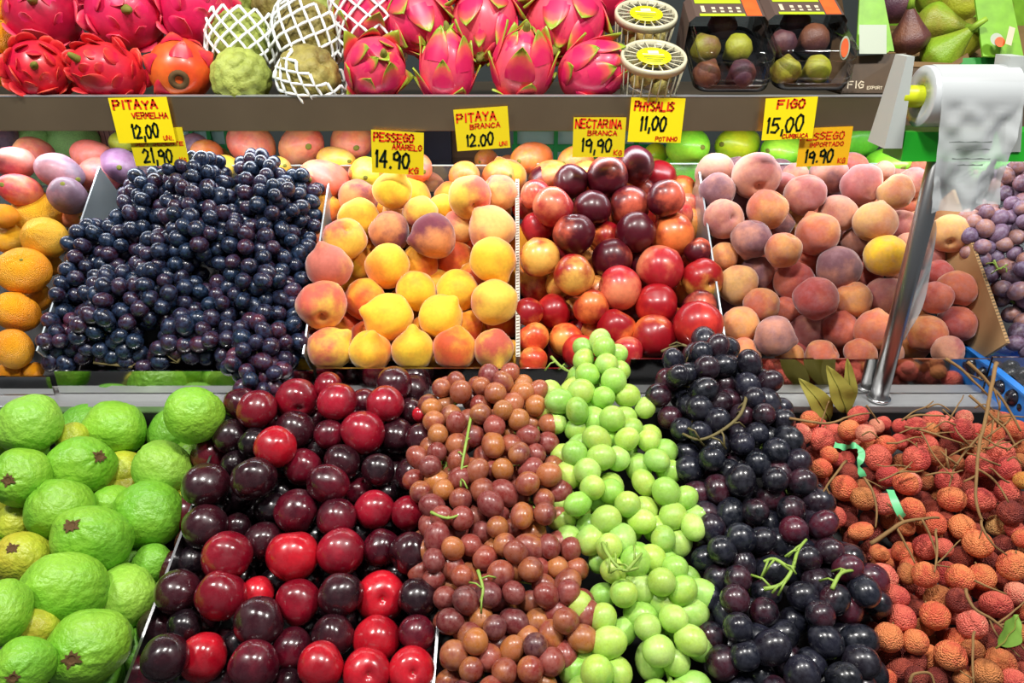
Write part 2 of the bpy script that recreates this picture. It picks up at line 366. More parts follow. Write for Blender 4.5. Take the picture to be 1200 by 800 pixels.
def parse(txt, ox, oy, sc):
    out = []
    for line in txt.replace('\n', ';').split(';'):
        t = line.split()
        if not t: continue
        d = dict(px=ox + float(t[0]) * sc, py=oy + float(t[1]) * sc, key=t[3], flags=t[4:])
        if 'x' in t[2]:
            a, b = t[2].split('x'); d['rx'], d['ry'] = float(a) * sc, float(b) * sc
        else: d['rx'] = d['ry'] = float(t[2]) * sc
        d['b'] = 'b' in d['flags']; out.append(d)
    return out
def settle(items, plane, lift, deep, rmin, lo=-0.045, hi=0.05, fit=0.93, ymin=None, ymax=None):
    """depth of every fruit on the sloping heap, moved along its line of sight until neighbours only touch"""
    for d in items:
        l = lift(d) if callable(lift) else lift
        r_ = (d['rx'] + d['ry']) / 2
        d['D0'] = plane.depth(d['px'], d['py'], l - (deep if d['b'] else 0)); d['D'] = d['D0']
    for it in range(90):
        moved = 0
        for i, a in enumerate(items):
            for bq in items[i + 1:]:
                if abs(a['px'] - bq['px']) > a['rx'] + bq['rx'] or abs(a['py'] - bq['py']) > a['ry'] + bq['ry']: continue
                A = at(a['px'], a['py'], a['D']); B = at(bq['px'], bq['py'], bq['D'])
                ra = (a['rx'] + a['ry']) / 2 * a['D'] / F; rb = (bq['rx'] + bq['ry']) / 2 * bq['D'] / F
                gap = (A - B).length - fit * (ra + rb)
                if gap < 0:
                    sgn = -1 if a['D'] - (0.001 if a['py'] > bq['py'] else -0.001) < bq['D'] else 1
                    st = min(0.004, -gap * 0.5)
                    a['D'] += sgn * st * 0.8; bq['D'] -= sgn * st * 0.8; moved += 1
        for d in items:
            d['D'] = min(max(d['D'], d['D0'] + lo), d['D0'] + hi)
            k = ray(d['px'], d['py']).y; r = d['ry'] * d['D'] / F
            if ymin: d['D'] = max(d['D'], (ymin + r) / k)
            if ymax: d['D'] = min(d['D'], (ymax - r) / k)
        if not moved: break
def axis_of(d, rnd):
    if d.get('calyx'): x, y = d['calyx']; return (x, y, math.sqrt(1 - x * x - y * y))
    for f in d['flags']:
        if f[0] == 't' and len(f) > 1:
            a = math.radians(float(f[1:])); return (-math.cos(a), -math.sin(a), -0.35)
        if f == 'hf': return (0.1, -0.1, 1.0)
        if f[0] == 'h' and len(f) > 1:
            a = math.radians(float(f[1:])); return (math.cos(a) * 0.55, math.sin(a) * 0.55, 0.83)
    a = rnd.uniform(0, 2 * PI); z = rnd.uniform(-0.9, 0.35); return (math.cos(a), math.sin(a), z)
PIT = {}
def add_pit(o, d, rnd):
    if any(f[0] == 'h' for f in d['flags']):
        n_ = o.data.name
        if n_ not in PIT:
            z = o.data.vertices[0].co.z
            PIT[n_] = mk('stem_scar', *sph(10, 6, lambda th, ph: Vector((0.085 * math.sin(th) * math.cos(ph), 0.085 * math.sin(th) * math.sin(ph), z + 0.012 + 0.02 * math.cos(th)))), CALYX)
        link('stem_scar', PIT[n_], o)
def pile(kind, name, items, palette, noun, cat, group, tol, where, seed=1, nvar=4, extra=None):
    rnd = random.Random(seed); rows_of(items, tol); outs = []
    for d in items:
        col, blush, amt, adj = palette[d['key']]
        me = mesh_drupe(kind, rnd.randrange(nvar) if 'v' not in d else d['v'])
        k = d['D'] / F; loc = at(d['px'], d['py'], d['D'])
        g = 1.035 if kind in ('peach', 'pinkpeach', 'nectarine', 'plum') else 1.0
        o = place(name, me, loc, d['rx'] * k * g, d['ry'] * k * g, axis_of(d, rnd), rnd.uniform(0, 6.28))
        j = rnd.uniform(0.92, 1.08)
        o.color = (*[min(1, c * j) for c in col], 1); o['blush'] = [min(1.0, c * j) for c in blush]; o['amount'] = amt + rnd.uniform(-0.06, 0.06)
        note = [f[1:].replace('_', ' ') for f in d['flags'] if f[0] == '!']
        pos = f"{ORD[d['col']]} from left, {ORD[d['row']]} row from front" if d['nrow'] > 1 else f"alone in {ORD[d['row']]} row from front"
        tag(o, f"{adj} {noun}{(' ' + note[0]) if note else ''}, {pos}{where}", cat, group)
        d['o'] = o; outs.append(o)
        if extra: extra(o, d, rnd)
    return outs

def inside(px, py, poly):
    c = False; n = len(poly)
    for i in range(n):
        x1, y1 = poly[i]; x2, y2 = poly[(i + 1) % n]
        if (y1 > py) != (y2 > py) and px < (x2 - x1) * (py - y1) / (y2 - y1) + x1: c = not c
    return c
def fillers(kind, name, items, poly, r, keys, palette, noun, cat, group, plane, lift, deep, seed, tries=900, cover=0.8, nvar=4):
    """fruit of the second layer that shows through the gaps between the upper ones"""
    rnd = random.Random(seed); new = []; used = {}
    xs = [p[0] for p in poly]; ys = [p[1] for p in poly]
    for q in range(tries):
        px, py = rnd.uniform(min(xs), max(xs)), rnd.uniform(min(ys), max(ys))
        if not inside(px, py, poly): continue
        if any(math.hypot(px - d['px'], py - d['py']) < cover * (d['rx'] + d['ry']) / 2 for d in items): continue
        if any(math.hypot(px - d[0], py - d[1]) < 1.5 * r for d in new): continue
        new.append((px, py))
    for px, py in new:
        l = (lift(dict(py=py)) if callable(lift) else lift) - deep
        rr = r * rnd.uniform(0.92, 1.08); D = plane.depth(px, py, l)
        for t in range(25):
            A = at(px, py, D); ra = rr * D / F
            if all((A - at(d['px'], d['py'], d['D'])).length > 0.9 * (ra + (d['rx'] + d['ry']) / 2 * d['D'] / F) for d in items): break
            if D - plane.depth(px, py, l) > 0.035: break
            D += 0.002
        col, blush, amt, adj = palette[rnd.choice(keys)]
        o = place(name, mesh_drupe(kind, rnd.randrange(nvar)), at(px, py, D), rr * D / F, rr * D / F, (rnd.uniform(-1, 1), rnd.uniform(-1, 1), rnd.uniform(-1, .4)), rnd.uniform(0, 6))
        j = rnd.uniform(0.9, 1.1); o.color = (*[min(1, c * j) for c in col], 1); o['blush'] = [min(1.0, c * j) for c in blush]; o['amount'] = amt
        n = min(items, key=lambda d: (d['px'] - px) ** 2 + (d['py'] - py) ** 2)
        dx, dy = px - n['px'], py - n['py']; side = ('right of' if dx > 0 else 'left of') if abs(dx) > abs(dy) else ('below' if dy > 0 else 'above')
        key = (n['row'], n['col'], side); used[key] = used.get(key, 0) + 1
        lab = f"{adj} {noun} half hidden {side} {ORD[n['col']]} from left, {ORD[n['row']]} row from front"
        if used[key] > 1: lab = lab.replace('half hidden', 'mostly hidden' if used[key] == 2 else 'deeply hidden')
        tag(o, lab, cat, group)
# ------------------------------------------------------------------ the stall structure
floor = box('floor', plain('market_floor', (0.16, 0.15, 0.14), 0.35, 0, 0.05, 12), (0, 0.6, -0.01), (7, 6, 0.02)); tag(floor, 'grey market floor under the fruit stall', 'floor', None, 'structure')
wall = box('wall_back', plain('dim_back_wall', (0.035, 0.045, 0.045), 0.8), (0, 2.02, 1.4), (4.6, 0.04, 2.8)); tag(wall, 'dim wall behind the fruit stall', 'wall', None, 'structure')

# lower tier
low = empty('lower_tier', (0, 0.6, 0.0)); tag(low, 'dark steel lower display tier holding guavas, plums, grapes and lychees', 'display stand')
def slab(name, mat, x0, x1, v0, v1, plane, top, thick, parent):
    p = [plane.pt(x0, v0, top - thick), plane.pt(x1, v0, top - thick), plane.pt(x1, v1, top - thick), plane.pt(x0, v1, top - thick),
         plane.pt(x0, v0, top), plane.pt(x1, v0, top), plane.pt(x1, v1, top), plane.pt(x0, v1, top)]
    return hexa(name, mat, p, parent)
slab('tray_floor', DARK, -1.1, 1.1, -0.42, 0.085, LOW, -0.075, 0.01, low)
box('front_panel', STEEL, (0, -0.21, 0.43), (2.2, 0.015, 0.86), low)
box('back_panel', DARK, (0, 0.282, 0.93), (2.2, 0.012, 0.17), low)
# middle tier
mid = empty('middle_tier', (0, 0.95, 0.0)); tag(mid, 'stainless steel middle tier with polished front lip and ledge', 'display stand')
slab('tray_floor', DARK, -1.15, 1.15, -0.03, 0.36, MID, -0.075, 0.008, mid)
hexa('ledge', SATIN, [Vector(q) for q in [(-1.15, .876, CZ - .537), (1.15, .876, CZ - .537), (1.15, .93, CZ - .537), (-1.15, .93, CZ - .537), (-1.15, .876, CZ - .527), (1.15, .876, CZ - .527), (1.15, .93, CZ - .525), (-1.15, .93, CZ - .525)]], mid)
def lip(px0, px1, pyt, Y=0.913, dy=0.0):
    a = atY(px0, pyt, Y); b = atY(px1, pyt, Y); zb = CZ - .524
    hexa('front_lip', MIRROR, [Vector(q) for q in [(a.x, Y - .004 + dy, zb), (b.x, Y - .004 + dy, zb), (b.x, Y + dy, zb), (a.x, Y + dy, zb),
         (a.x, Y - .002 + dy, a.z), (b.x, Y - .002 + dy, b.z), (b.x, Y + .0015 + dy, b.z), (a.x, Y + .0015 + dy, a.z)]], mid)
lip(-40, 61, 439, dy=-0.004); lip(64, 367, 434); lip(371, 735, 431); lip(739, 1160, 420); lip(1163, 1270, 418)
box('under_panel', DARK, (0, 0.0, 0.5), (2.2, 0.02, 1.0), mid)
# dividers on the middle tier
def divider(name, mat, px, py, label, top=0.008, bot=-0.07, th=0.0025, v0=-0.02, v1=0.30, plane=MID, lean=0.0, cat='divider'):
    x = plane.hit(px, py, top).x
    p = []
    for z in (bot, top):
        dx = lean * (z - bot)
        p += [plane.pt(x - th / 2 + dx, v0, z), plane.pt(x + th / 2 + dx, v0, z), plane.pt(x + th / 2 + dx, v1, z), plane.pt(x - th / 2 + dx, v1, z)]
    o = hexa(name, mat, p); tag(o, label, cat); return o
divider('metal_divider', GALV, 34, 437, 'bluish metal divider left of the dark grape heap', 0.030, v1=.31)
divider('metal_divider', GALV, 353, 428, 'metal divider between dark grapes and yellow peaches', 0.020, v1=.31)
divider('metal_divider', GALV, 851, 405, 'thin metal divider between nectarines and fuzzy pink peaches', 0.018, v1=.31)
cd = divider('card_divider', CARDW, 607, 428, 'white corrugated card divider between yellow peaches and nectarines', 0.012, th=0.006)
vs_, fs = [], []
xc = cd.location.x
for q in range(62):                                     # corrugation flutes showing along the cut edge
    v = -0.018 + q * 0.0051
    c = MID.pt(xc, v, 0.0122); base = len(vs_)
    for sx, sv in ((-.0022, -.0011), (.0022, -.0002), (.0022, .0013), (-.0022, .0004)): vs_.append(c + Vector((sx, 0, 0)) + MID.t * sv + MID.n * (0.0004))
    fs.append((base, base + 1, base + 2, base + 3))
fl = link('flute_edge', mk('flute_edge', [v - cd.location for v in vs_], fs, CARDD, False), cd)
cb = divider('cardboard_side', CARD, 1172, 412, 'brown corrugated cardboard box side right of the pink peaches', 0.034, th=0.005, lean=0.15, v0=-0.01, v1=0.26)
vs_, fs = [], []
for q in range(46):
    v = -0.008 + q * 0.0053; c = MID.pt(MID.hit(1172, 412, 0.034).x + .15 * .104, v, 0.0342); base = len(vs_)
    for sx, sv in ((-.0022, -.0012), (.0022, -.0002), (.0022, .0014), (-.0022, .0004)): vs_.append(c + Vector((sx, 0, 0)) + MID.t * sv + MID.n * (0.0004))
    fs.append((base, base + 1, base + 2, base + 3))
link('flute_edge', mk('flute_edge', [v - cb.location for v in vs_], fs, CARDD, False), cb)
# lower dividers
divider('tray_divider', STEEL, 248, 530, 'steel tray side between green guavas and plums', 0.004, -0.075, 0.003, -0.40, 0.045, LOW)
divider('tray_divider', STEEL, 511, 760, 'thin steel tray side between plums and red grapes', 0.004, -0.075, 0.003, -0.40, 0.02, LOW)
# acrylic sheet behind the middle trays
def acrylic(px0, px1, pyt, label, Y=1.245):
    a = atY(px0, pyt, Y); b = atY(px1, pyt, Y)
    o = box('acrylic_panel', ACRY, ((a.x + b.x) / 2, Y, a.z - 0.06), (b.x - a.x, 0.003, 0.12)); tag(o, label, 'panel')
    e = box('polished_edge', plain('acrylic_edge', (0.75, 0.85, 0.82), 0.2, 0, 0, 10, 0.05, 5, 0, 0.3), (0, 0, 0.0605), (b.x - a.x, 0.0032, 0.0016), o)
acrylic(-60, 606, 194, 'clear acrylic sheet behind the dark grapes and yellow peaches')
acrylic(608, 1090, 192, 'clear acrylic sheet behind the nectarines and pink peaches')
# rear tray
rear = empty('rear_tray', (0, 1.45, CZ - .40)); tag(rear, 'steel rear tray holding the mangoes behind the acrylic sheets', 'tray')
box('tray_floor', STEEL, (0, 0, 0.072), (2.6, 0.4, 0.008), rear); box('tray_front', STEEL, (0, -0.197, 0.03), (2.6, 0.006, 0.09), rear)
# top shelf
SY = 1.13; zt = atY(600, 113.5, SY).z; zb = atY(600, 153.5, SY).z
top = empty('top_shelf', (0, SY, zb)); tag(top, 'steel top shelf coloured brown like its reflections, carrying pitayas and boxed figs', 'shelf')
bx1 = atY(1062, 113, SY).x + 0.45
box('front_band', SHELFM, (-.1, 0.002, (zt - zb) / 2), (2.9, 0.004, zt - zb), top, 0.0008)
box('bright_rim', SATIN, (-.1, 0.004, zt - zb + 0.001), (2.9, 0.010, 0.0025), top, 0.0008)
box('shelf_board', SHELFM, (-.1, 0.23, 0.014), (2.9, 0.45, 0.006), top)
SB = zb + 0.017
box('led_housing', WPLAS, (0, 0.06, 0.009), (2.24, 0.034, 0.006), top)

# ------------------------------------------------------------------ yellow peaches
YP = {'y': (rgb(238, 192, 50), rgb(230, 146, 46), 0.44, 'yellow'), 'yp': (rgb(240, 194, 72), rgb(206, 92, 74), 0.46, 'pink-cheeked yellow'),
      'o': (rgb(236, 166, 48), rgb(206, 84, 44), 0.48, 'orange'), 'pu': (rgb(220, 140, 84), rgb(112, 46, 62), 0.62, 'purple-flushed'), 'pk': (rgb(238, 182, 104), rgb(206, 112, 96), 0.54, 'pink')}
it = parse('''240 222 62 pu; 347 195 58 y t60; 588 215 66 yp h-60 !with_a_dark_stem_hole; 682 203 56 pk; 242 285 65 y t0; 200 345 65 yp h80 !with_open_stem_hollow
360 265 46 pk b; 435 268 55 yp; 505 255 46 y b; 335 325 62 pu; 475 338 68 pu t190 !the_darkest; 555 310 52 pk b; 655 315 72 pk t130; 660 410 70 y t-60
150 435 68 pk t110; 250 425 55 y b; 328 430 68 y; 430 425 58 o b t100; 545 415 58 o b; 125 552 76 yp h-90; 262 535 65 o t140; 335 592 75 y t165 !with_pointed_tip_to_the_left
420 510 63 y t75; 550 510 65 y t85; 495 590 66 y t50; 665 545 72 yp t120; 148 690 68 yp t40 !with_a_red_patch; 278 700 64 y; 410 695 64 y t90; 540 690 66 o t80; 660 688 60 yp
205 625 55 o b; 270 650 52 o b; 440 645 55 o b; 575 620 52 o b; 620 605 50 o b; 120 350 50 yp b; 100 640 48 o b; 600 470 50 o b''', 330, 150, .375)
settle(it, MID, lambda d: 0.004 + 0.012 * max(0, (320 - d['py']) / 120), 0.022, 0.03, ymin=.915, ymax=1.24)
pile('peach', 'yellow_peach', it, YP, 'yellow peach', 'peach', 'yellow peaches in the middle tier', 22, '', 3, 4, add_pit)
fillers('peach', 'yellow_peach', it, [(372, 210), (602, 205), (600, 420), (362, 420)], 23, ['o', 'y', 'o'], YP, 'yellow peach', 'peach', 'yellow peaches in the middle tier', MID, 0.004, 0.03, 71)
for d in it:
    d['o']['label'] = d['o']['label'].replace('yellow yellow', 'plain yellow')

# ------------------------------------------------------------------ nectarines
NP = {'r': (rgb(228, 122, 60), rgb(150, 16, 28), 0.60, 'red'), 'd': (rgb(206, 92, 66), rgb(78, 10, 26), 0.66, 'dark red'), 'p': (rgb(232, 134, 96), rgb(176, 34, 44), 0.58, 'pinkish red'),
      'y': (rgb(240, 182, 84), rgb(164, 24, 30), 0.52, 'yellow-patched'), 'o': (rgb(240, 160, 78), rgb(206, 66, 38), 0.48, 'orange'), 'rr': (rgb(206, 54, 42), rgb(152, 14, 26), 0.58, 'glossy red')}
it = parse('''128 210 48 p; 237 168 54 d; 350 153 64 d; 440 117 58 d !at_the_very_top; 180 245 62 p; 303 253 58 d; 420 243 62 d; 462 195 38 d b; 535 220 58 d
130 312 50 p b; 247 330 64 d; 345 340 48 r b; 440 325 62 d; 560 270 55 p b; 555 335 68 r; 635 385 42 d; 140 405 62 y; 248 460 64 y; 365 408 62 d; 450 420 48 d b
515 440 72 p; 648 472 64 y h-30 !with_stem_hole; 125 490 52 y b; 388 500 68 p; 105 575 45 r; 183 573 54 rr; 300 560 55 r; 505 552 65 rr; 640 558 52 d b
120 655 48 o; 222 660 52 o; 310 640 42 o b; 380 625 60 r; 497 650 66 r; 635 615 76 rr; 265 700 55 rr; 325 705 45 rr b; 415 700 48 p; 120 728 45 o
245 570 40 y b; 200 490 42 y b; 600 240 36 p b; 560 600 40 r b; 90 250 36 p b; 205 395 40 r b''', 580, 150, .375)
settle(it, MID, lambda d: 0.006 + 0.016 * max(0, (320 - d['py']) / 120), 0.02, 0.03, ymin=.915, ymax=1.24)
pile('nectarine', 'nectarine', it, NP, 'nectarine', 'nectarine', 'nectarines in the middle tier', 21, '', 5, 4, add_pit)
fillers('nectarine', 'nectarine', it, [(618, 205), (800, 205), (842, 415), (614, 420)], 21, ['r', 'd', 'o'], NP, 'nectarine', 'nectarine', 'nectarines in the middle tier', MID, 0.006, 0.03, 72)

# ------------------------------------------------------------------ fuzzy pink peaches
PP = {'p': (rgb(206, 146, 118), rgb(166, 94, 92), 0.5, 'pink'), 'g': (rgb(190, 130, 108), rgb(116, 78, 86), 0.62, 'greyish purple'), 'o': (rgb(222, 154, 90), rgb(190, 100, 74), 0.48, 'orange'),
      't': (rgb(212, 164, 102), rgb(190, 120, 84), 0.42, 'tan'), 'Y': (rgb(236, 188, 46), rgb(226, 152, 54), 0.35, 'bright yellow'), 'r': (rgb(200, 108, 80), rgb(158, 66, 62), 0.55, 'reddish')}
it = parse('''100 138 58 p; 107 198 55 g; 230 150 72 p h-70 !with_a_stem_hollow; 318 178 38 p b; 350 152 42 p b; 190 235 46 g b; 128 285 60 p h10; 265 253 62 o; 383 208 62 p; 457 150 58 g
560 175 62 p; 625 137 34 p b; 665 200 54 t; 722 170 46 p; 705 245 36 o b; 485 267 58 p; 365 298 52 t b; 600 295 63 t; 685 305 48 p b; 215 345 60 g; 315 380 55 o; 422 333 66 o
503 352 46 g b; 545 355 46 g b; 635 402 66 Y; 130 402 46 o b; 230 452 52 g; 175 490 62 t; 385 415 48 r b; 485 437 68 g; 350 480 62 r; 415 533 66 r t60; 245 555 55 o; 280 510 42 o b
575 465 48 r b; 530 535 56 o; 635 522 60 p; 325 570 46 r b; 180 615 58 o; 285 650 62 g; 388 640 60 p; 493 630 56 r t80; 600 632 62 o; 195 705 50 o; 335 715 44 o b; 435 712 50 o
553 708 50 o; 640 702 46 p b; 680 455 40 p b; 705 370 42 p b; 835 330 58 t h-80 !beside_the_cardboard; 855 505 58 o !with_a_deep_crease; 790 530 50 r; 853 615 58 r; 765 640 58 o; 830 695 46 p
800 455 42 r b; 735 290 34 t b; 775 400 40 p b; 720 560 46 o b; 690 640 46 o b; 300 300 44 g b; 440 600 40 r b''', 800, 150, .375)
settle(it, MID, lambda d: 0.004 + 0.012 * max(0, (320 - d['py']) / 120), 0.02, 0.03, ymin=.915, ymax=1.24)
pile('pinkpeach', 'fuzzy_peach', it, PP, 'fuzzy peach', 'peach', 'fuzzy pink peaches in the middle tier', 21, '', 8, 4, add_pit)
fillers('pinkpeach', 'fuzzy_peach', it, [(822, 200), (1085, 195), (1150, 400), (860, 415)], 20, ['r', 'o', 'g'], PP, 'fuzzy peach', 'peach', 'fuzzy pink peaches in the middle tier', MID, 0.004, 0.03, 73)

# ------------------------------------------------------------------ guavas
GP = {'g': (rgb(112, 178, 44), rgb(136, 188, 52), 0.5, 'bright green'), 'l': (rgb(130, 188, 58), rgb(150, 196, 68), 0.5, 'pale green'), 'y': (rgb(178, 190, 52), rgb(190, 176, 54), 0.5, 'yellowish'), 'd': (rgb(96, 160, 44), rgb(118, 176, 52), 0.5, 'deep green')}
it = parse('''70 195 82x59 l; 270 205 76x60 g; 455 172 71x63 g !on_top_by_the_plums; 170 225 36 y b; 50 318 62x70 g c-.38,-.1; 190 292 80x66 g c.48,.3; 290 305 50 y b; 380 295 72x56 l; 450 272 46 g b
142 395 82x66 g; 350 405 80x76 g; 262 385 48 g b; 40 425 46 y b; 215 465 95x76 g c-.5,.35; 55 508 66x58 y c-.4,.35 !with_a_pinkish_scar; 148 580 95x87 g; 290 598 70x76 l; 0 640 62x86 g
205 718 95x84 g c-.3,-.27; 55 760 68x66 g c-.22,-.38; 85 672 50 y b; 358 520 46 d b; -10 405 40 y b; 310 512 36 d b; 265 690 44 d b; -20 215 50 g b; -25 500 40 g b''', 0, 400, .5)
for d in it:
    for f in d['flags']:
        if f[0] == 'c':
            d['calyx'] = tuple(float(q) for q in f[1:].split(','))
settle(it, LOW, lambda d: 0.012 + 0.03 * max(0, (620 - d['py']) / 140), 0.03, 0.04, lo=-.06, hi=.07, fit=0.9)
def crown_mesh(zt):
    v, f = [], []
    for k in range(9):                                      # ragged dry sepals round a dark pit
        a = 2 * PI * k / 9 + .1 * math.sin(k * 5); wv = 0.055; i = len(v); L_ = 0.17 + .05 * math.sin(k * 3.3)
        for rr, zz, ww in ((0.05, zt + .01, .04), (0.11, zt + .05, wv), (L_, zt + .045, wv * .7)):
            for q in (-1, 1): v.append(Vector((rr * math.cos(a) - q * ww * math.sin(a), rr * math.sin(a) + q * ww * math.cos(a), zz)))
        v.append(Vector(((L_ + .06) * math.cos(a), (L_ + .06) * math.sin(a), zt + .03)))
        f += [(i, i + 1, i + 3, i + 2), (i + 2, i + 3, i + 5, i + 4), (i + 4, i + 5, i + 6)]
    i = len(v)
    for k in range(12): v.append(Vector((0.15 * math.cos(k * PI / 6), 0.15 * math.sin(k * PI / 6), zt + .022)))
    f.append(tuple(range(i, i + 12)))
    return mk('calyx', v, f, CALYX, False)
CROWN = {}
def add_calyx(o, d, rnd):
    if d.get('calyx'):
        n_ = o.data.name
        if n_ not in CROWN: CROWN[n_] = crown_mesh(o.data.vertices[0].co.z)
        link('calyx', CROWN[n_], o)
pile('guava', 'guava', it, GP, 'guava', 'guava', 'guavas in the lower tier', 30, '', 11, 4, add_calyx)
fillers('guava', 'guava', it, [(0, 500), (225, 490), (225, 560), (170, 740), (150, 800), (0, 800)], 30, ['d', 'y'], GP, 'guava', 'guava', 'guavas in the lower tier', LOW, 0.012, 0.045, 74, 500)

# ------------------------------------------------------------------ plums
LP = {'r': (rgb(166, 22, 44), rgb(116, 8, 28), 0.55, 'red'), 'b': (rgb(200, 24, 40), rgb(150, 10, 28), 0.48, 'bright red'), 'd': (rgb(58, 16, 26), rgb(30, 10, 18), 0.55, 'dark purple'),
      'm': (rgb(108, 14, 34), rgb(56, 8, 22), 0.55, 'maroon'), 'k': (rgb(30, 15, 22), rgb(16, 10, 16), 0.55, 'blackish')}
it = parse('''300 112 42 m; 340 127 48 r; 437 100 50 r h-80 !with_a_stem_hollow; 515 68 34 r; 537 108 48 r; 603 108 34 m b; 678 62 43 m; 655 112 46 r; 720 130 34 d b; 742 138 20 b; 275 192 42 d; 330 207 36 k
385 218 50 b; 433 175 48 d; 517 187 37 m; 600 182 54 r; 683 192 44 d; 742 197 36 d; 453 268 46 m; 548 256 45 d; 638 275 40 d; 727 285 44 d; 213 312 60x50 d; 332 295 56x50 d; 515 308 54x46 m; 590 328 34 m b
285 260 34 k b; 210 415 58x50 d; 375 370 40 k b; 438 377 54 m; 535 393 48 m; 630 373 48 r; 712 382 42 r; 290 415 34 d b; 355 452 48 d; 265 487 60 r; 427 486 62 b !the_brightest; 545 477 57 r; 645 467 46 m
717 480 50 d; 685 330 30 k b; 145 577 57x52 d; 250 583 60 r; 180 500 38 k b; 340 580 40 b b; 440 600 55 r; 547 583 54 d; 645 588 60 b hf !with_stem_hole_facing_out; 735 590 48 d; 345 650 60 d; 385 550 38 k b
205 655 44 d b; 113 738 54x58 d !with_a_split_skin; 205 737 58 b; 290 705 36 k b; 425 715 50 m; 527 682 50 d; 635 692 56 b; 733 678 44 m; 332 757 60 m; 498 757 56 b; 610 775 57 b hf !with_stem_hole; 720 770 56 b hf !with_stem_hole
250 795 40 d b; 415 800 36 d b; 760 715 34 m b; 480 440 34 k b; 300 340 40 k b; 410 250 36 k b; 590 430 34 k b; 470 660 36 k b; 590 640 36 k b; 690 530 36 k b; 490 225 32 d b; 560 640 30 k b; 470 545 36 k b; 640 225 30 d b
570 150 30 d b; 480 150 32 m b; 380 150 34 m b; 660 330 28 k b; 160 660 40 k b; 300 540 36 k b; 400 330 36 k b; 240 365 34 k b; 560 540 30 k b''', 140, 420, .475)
settle(it, LOW, lambda d: 0.004 + 0.035 * max(0, (600 - d['py']) / 150), 0.024, 0.026, fit=0.92)
pile('plum', 'plum', it, LP, 'plum', 'plum', 'plums in the lower tier', 21, '', 13, 4, add_pit)
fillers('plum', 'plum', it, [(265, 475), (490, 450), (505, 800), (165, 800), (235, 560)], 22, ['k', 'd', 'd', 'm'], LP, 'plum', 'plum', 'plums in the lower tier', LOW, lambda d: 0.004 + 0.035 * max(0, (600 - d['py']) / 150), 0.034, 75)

# ------------------------------------------------------------------ mandarins on the left
OP = {'o': (rgb(246, 150, 12), rgb(250, 172, 30), 0.5, 'orange'), 'y': (rgb(248, 172, 22), rgb(250, 190, 50), 0.5, 'yellow-orange')}
it = parse('''75 445 78x74 o h100 !with_small_stem_button; 122 268 86x72 y; 140 345 66 y h150 !with_a_wrinkled_neck; 12 275 42 o; 28 345 48 y b; 52 575 72x64 o; 42 690 62x64 o; 118 530 44 o b; 150 430 40 o b; 40 768 46 o b; 105 760 30 o b; -20 430 40 o b''', 0, 150, .375)
it[2]['v'] = 1
for d in it: d.setdefault('v', 0 if d is not it[2] else 1)
settle(it, MID, 0.006, 0.025, 0.03)
BUT = mk('stem_button', *sph(10, 5, lambda th, ph: Vector((0.07 * math.sin(th) * math.cos(ph), 0.07 * math.sin(th) * math.sin(ph), 0.80 + 0.03 * math.cos(th)))), SCARG)
pile('mandarin', 'mandarin', it, OP, 'mandarin', 'mandarin', 'mandarins at the left edge', 22, '', 17, 1, lambda o, d, r: link('stem_button', BUT, o) if d['v'] == 0 else None)

# ------------------------------------------------------------------ mangoes behind
XP = {'k': (rgb(224, 130, 110), rgb(190, 78, 96), 0.55, 'pink'), 'u': (rgb(176, 120, 130), rgb(118, 92, 110), 0.6, 'purple-grey'), 'R': (rgb(232, 130, 84), rgb(200, 56, 70), 0.6, 'red-flushed'),
      'o': (rgb(238, 160, 60), rgb(222, 120, 60), 0.5, 'orange'), 'l': (rgb(176, 140, 170), rgb(140, 92, 130), 0.55, 'lavender'), 'y': (rgb(238, 200, 60), rgb(232, 170, 70), 0.45, 'yellow'),
      'v': (rgb(208, 216, 60), rgb(190, 200, 60), 0.45, 'lime yellow'), 'q': (rgb(238, 160, 104), rgb(222, 110, 90), 0.55, 'peach-pink')}
SCAR = mk('stem_scar', *sph(10, 5, lambda th, ph: Vector((0.12 * math.sin(th) * math.cos(ph) + 0.12, 0.12 * math.sin(th) * math.sin(ph), 1.115 + 0.03 * math.cos(th)))), SCARG)
RGT = Plane(1.325, -0.262, 18)
def mangoes(txt, ox, oy, sc, plane, lift, pal, kind, nm, noun, group, seed, tol=18, where=''):
    it = parse(txt, ox, oy, sc); settle(it, plane, lift, 0.05, 0.04, fit=0.85)
    rnd = random.Random(seed)
    for d in it:
        if 'hf' in d['flags']: d['rx'] /= .82; d['ry'] /= .82
        else: d['rx'] /= 1.0; d['ry'] /= .84
    for d in it:
        if not any(f[0] == 'h' for f in d['flags']): d['flags'].append('h%d' % rnd.choice([-12, 172, 190, 8]))
    return pile(kind, nm, it, pal, noun, 'mango', group, tol, where, seed, 4, lambda o, d, r: link('stem_scar', SCAR, o))
mangoes('''65 195 72x52 R h160 !with_a_grey_scuff; 215 212 66x56 u h120; 45 108 66x52 k; 185 135 80x56 u h-30; 310 150 66x60 k b; 225 280 40x34 o b''', 0, 150, .375, MID, 0.02, XP, 'mango', 'mango', 'mango', 'mangoes behind the mandarins', 21, 18, ' by the mandarins')
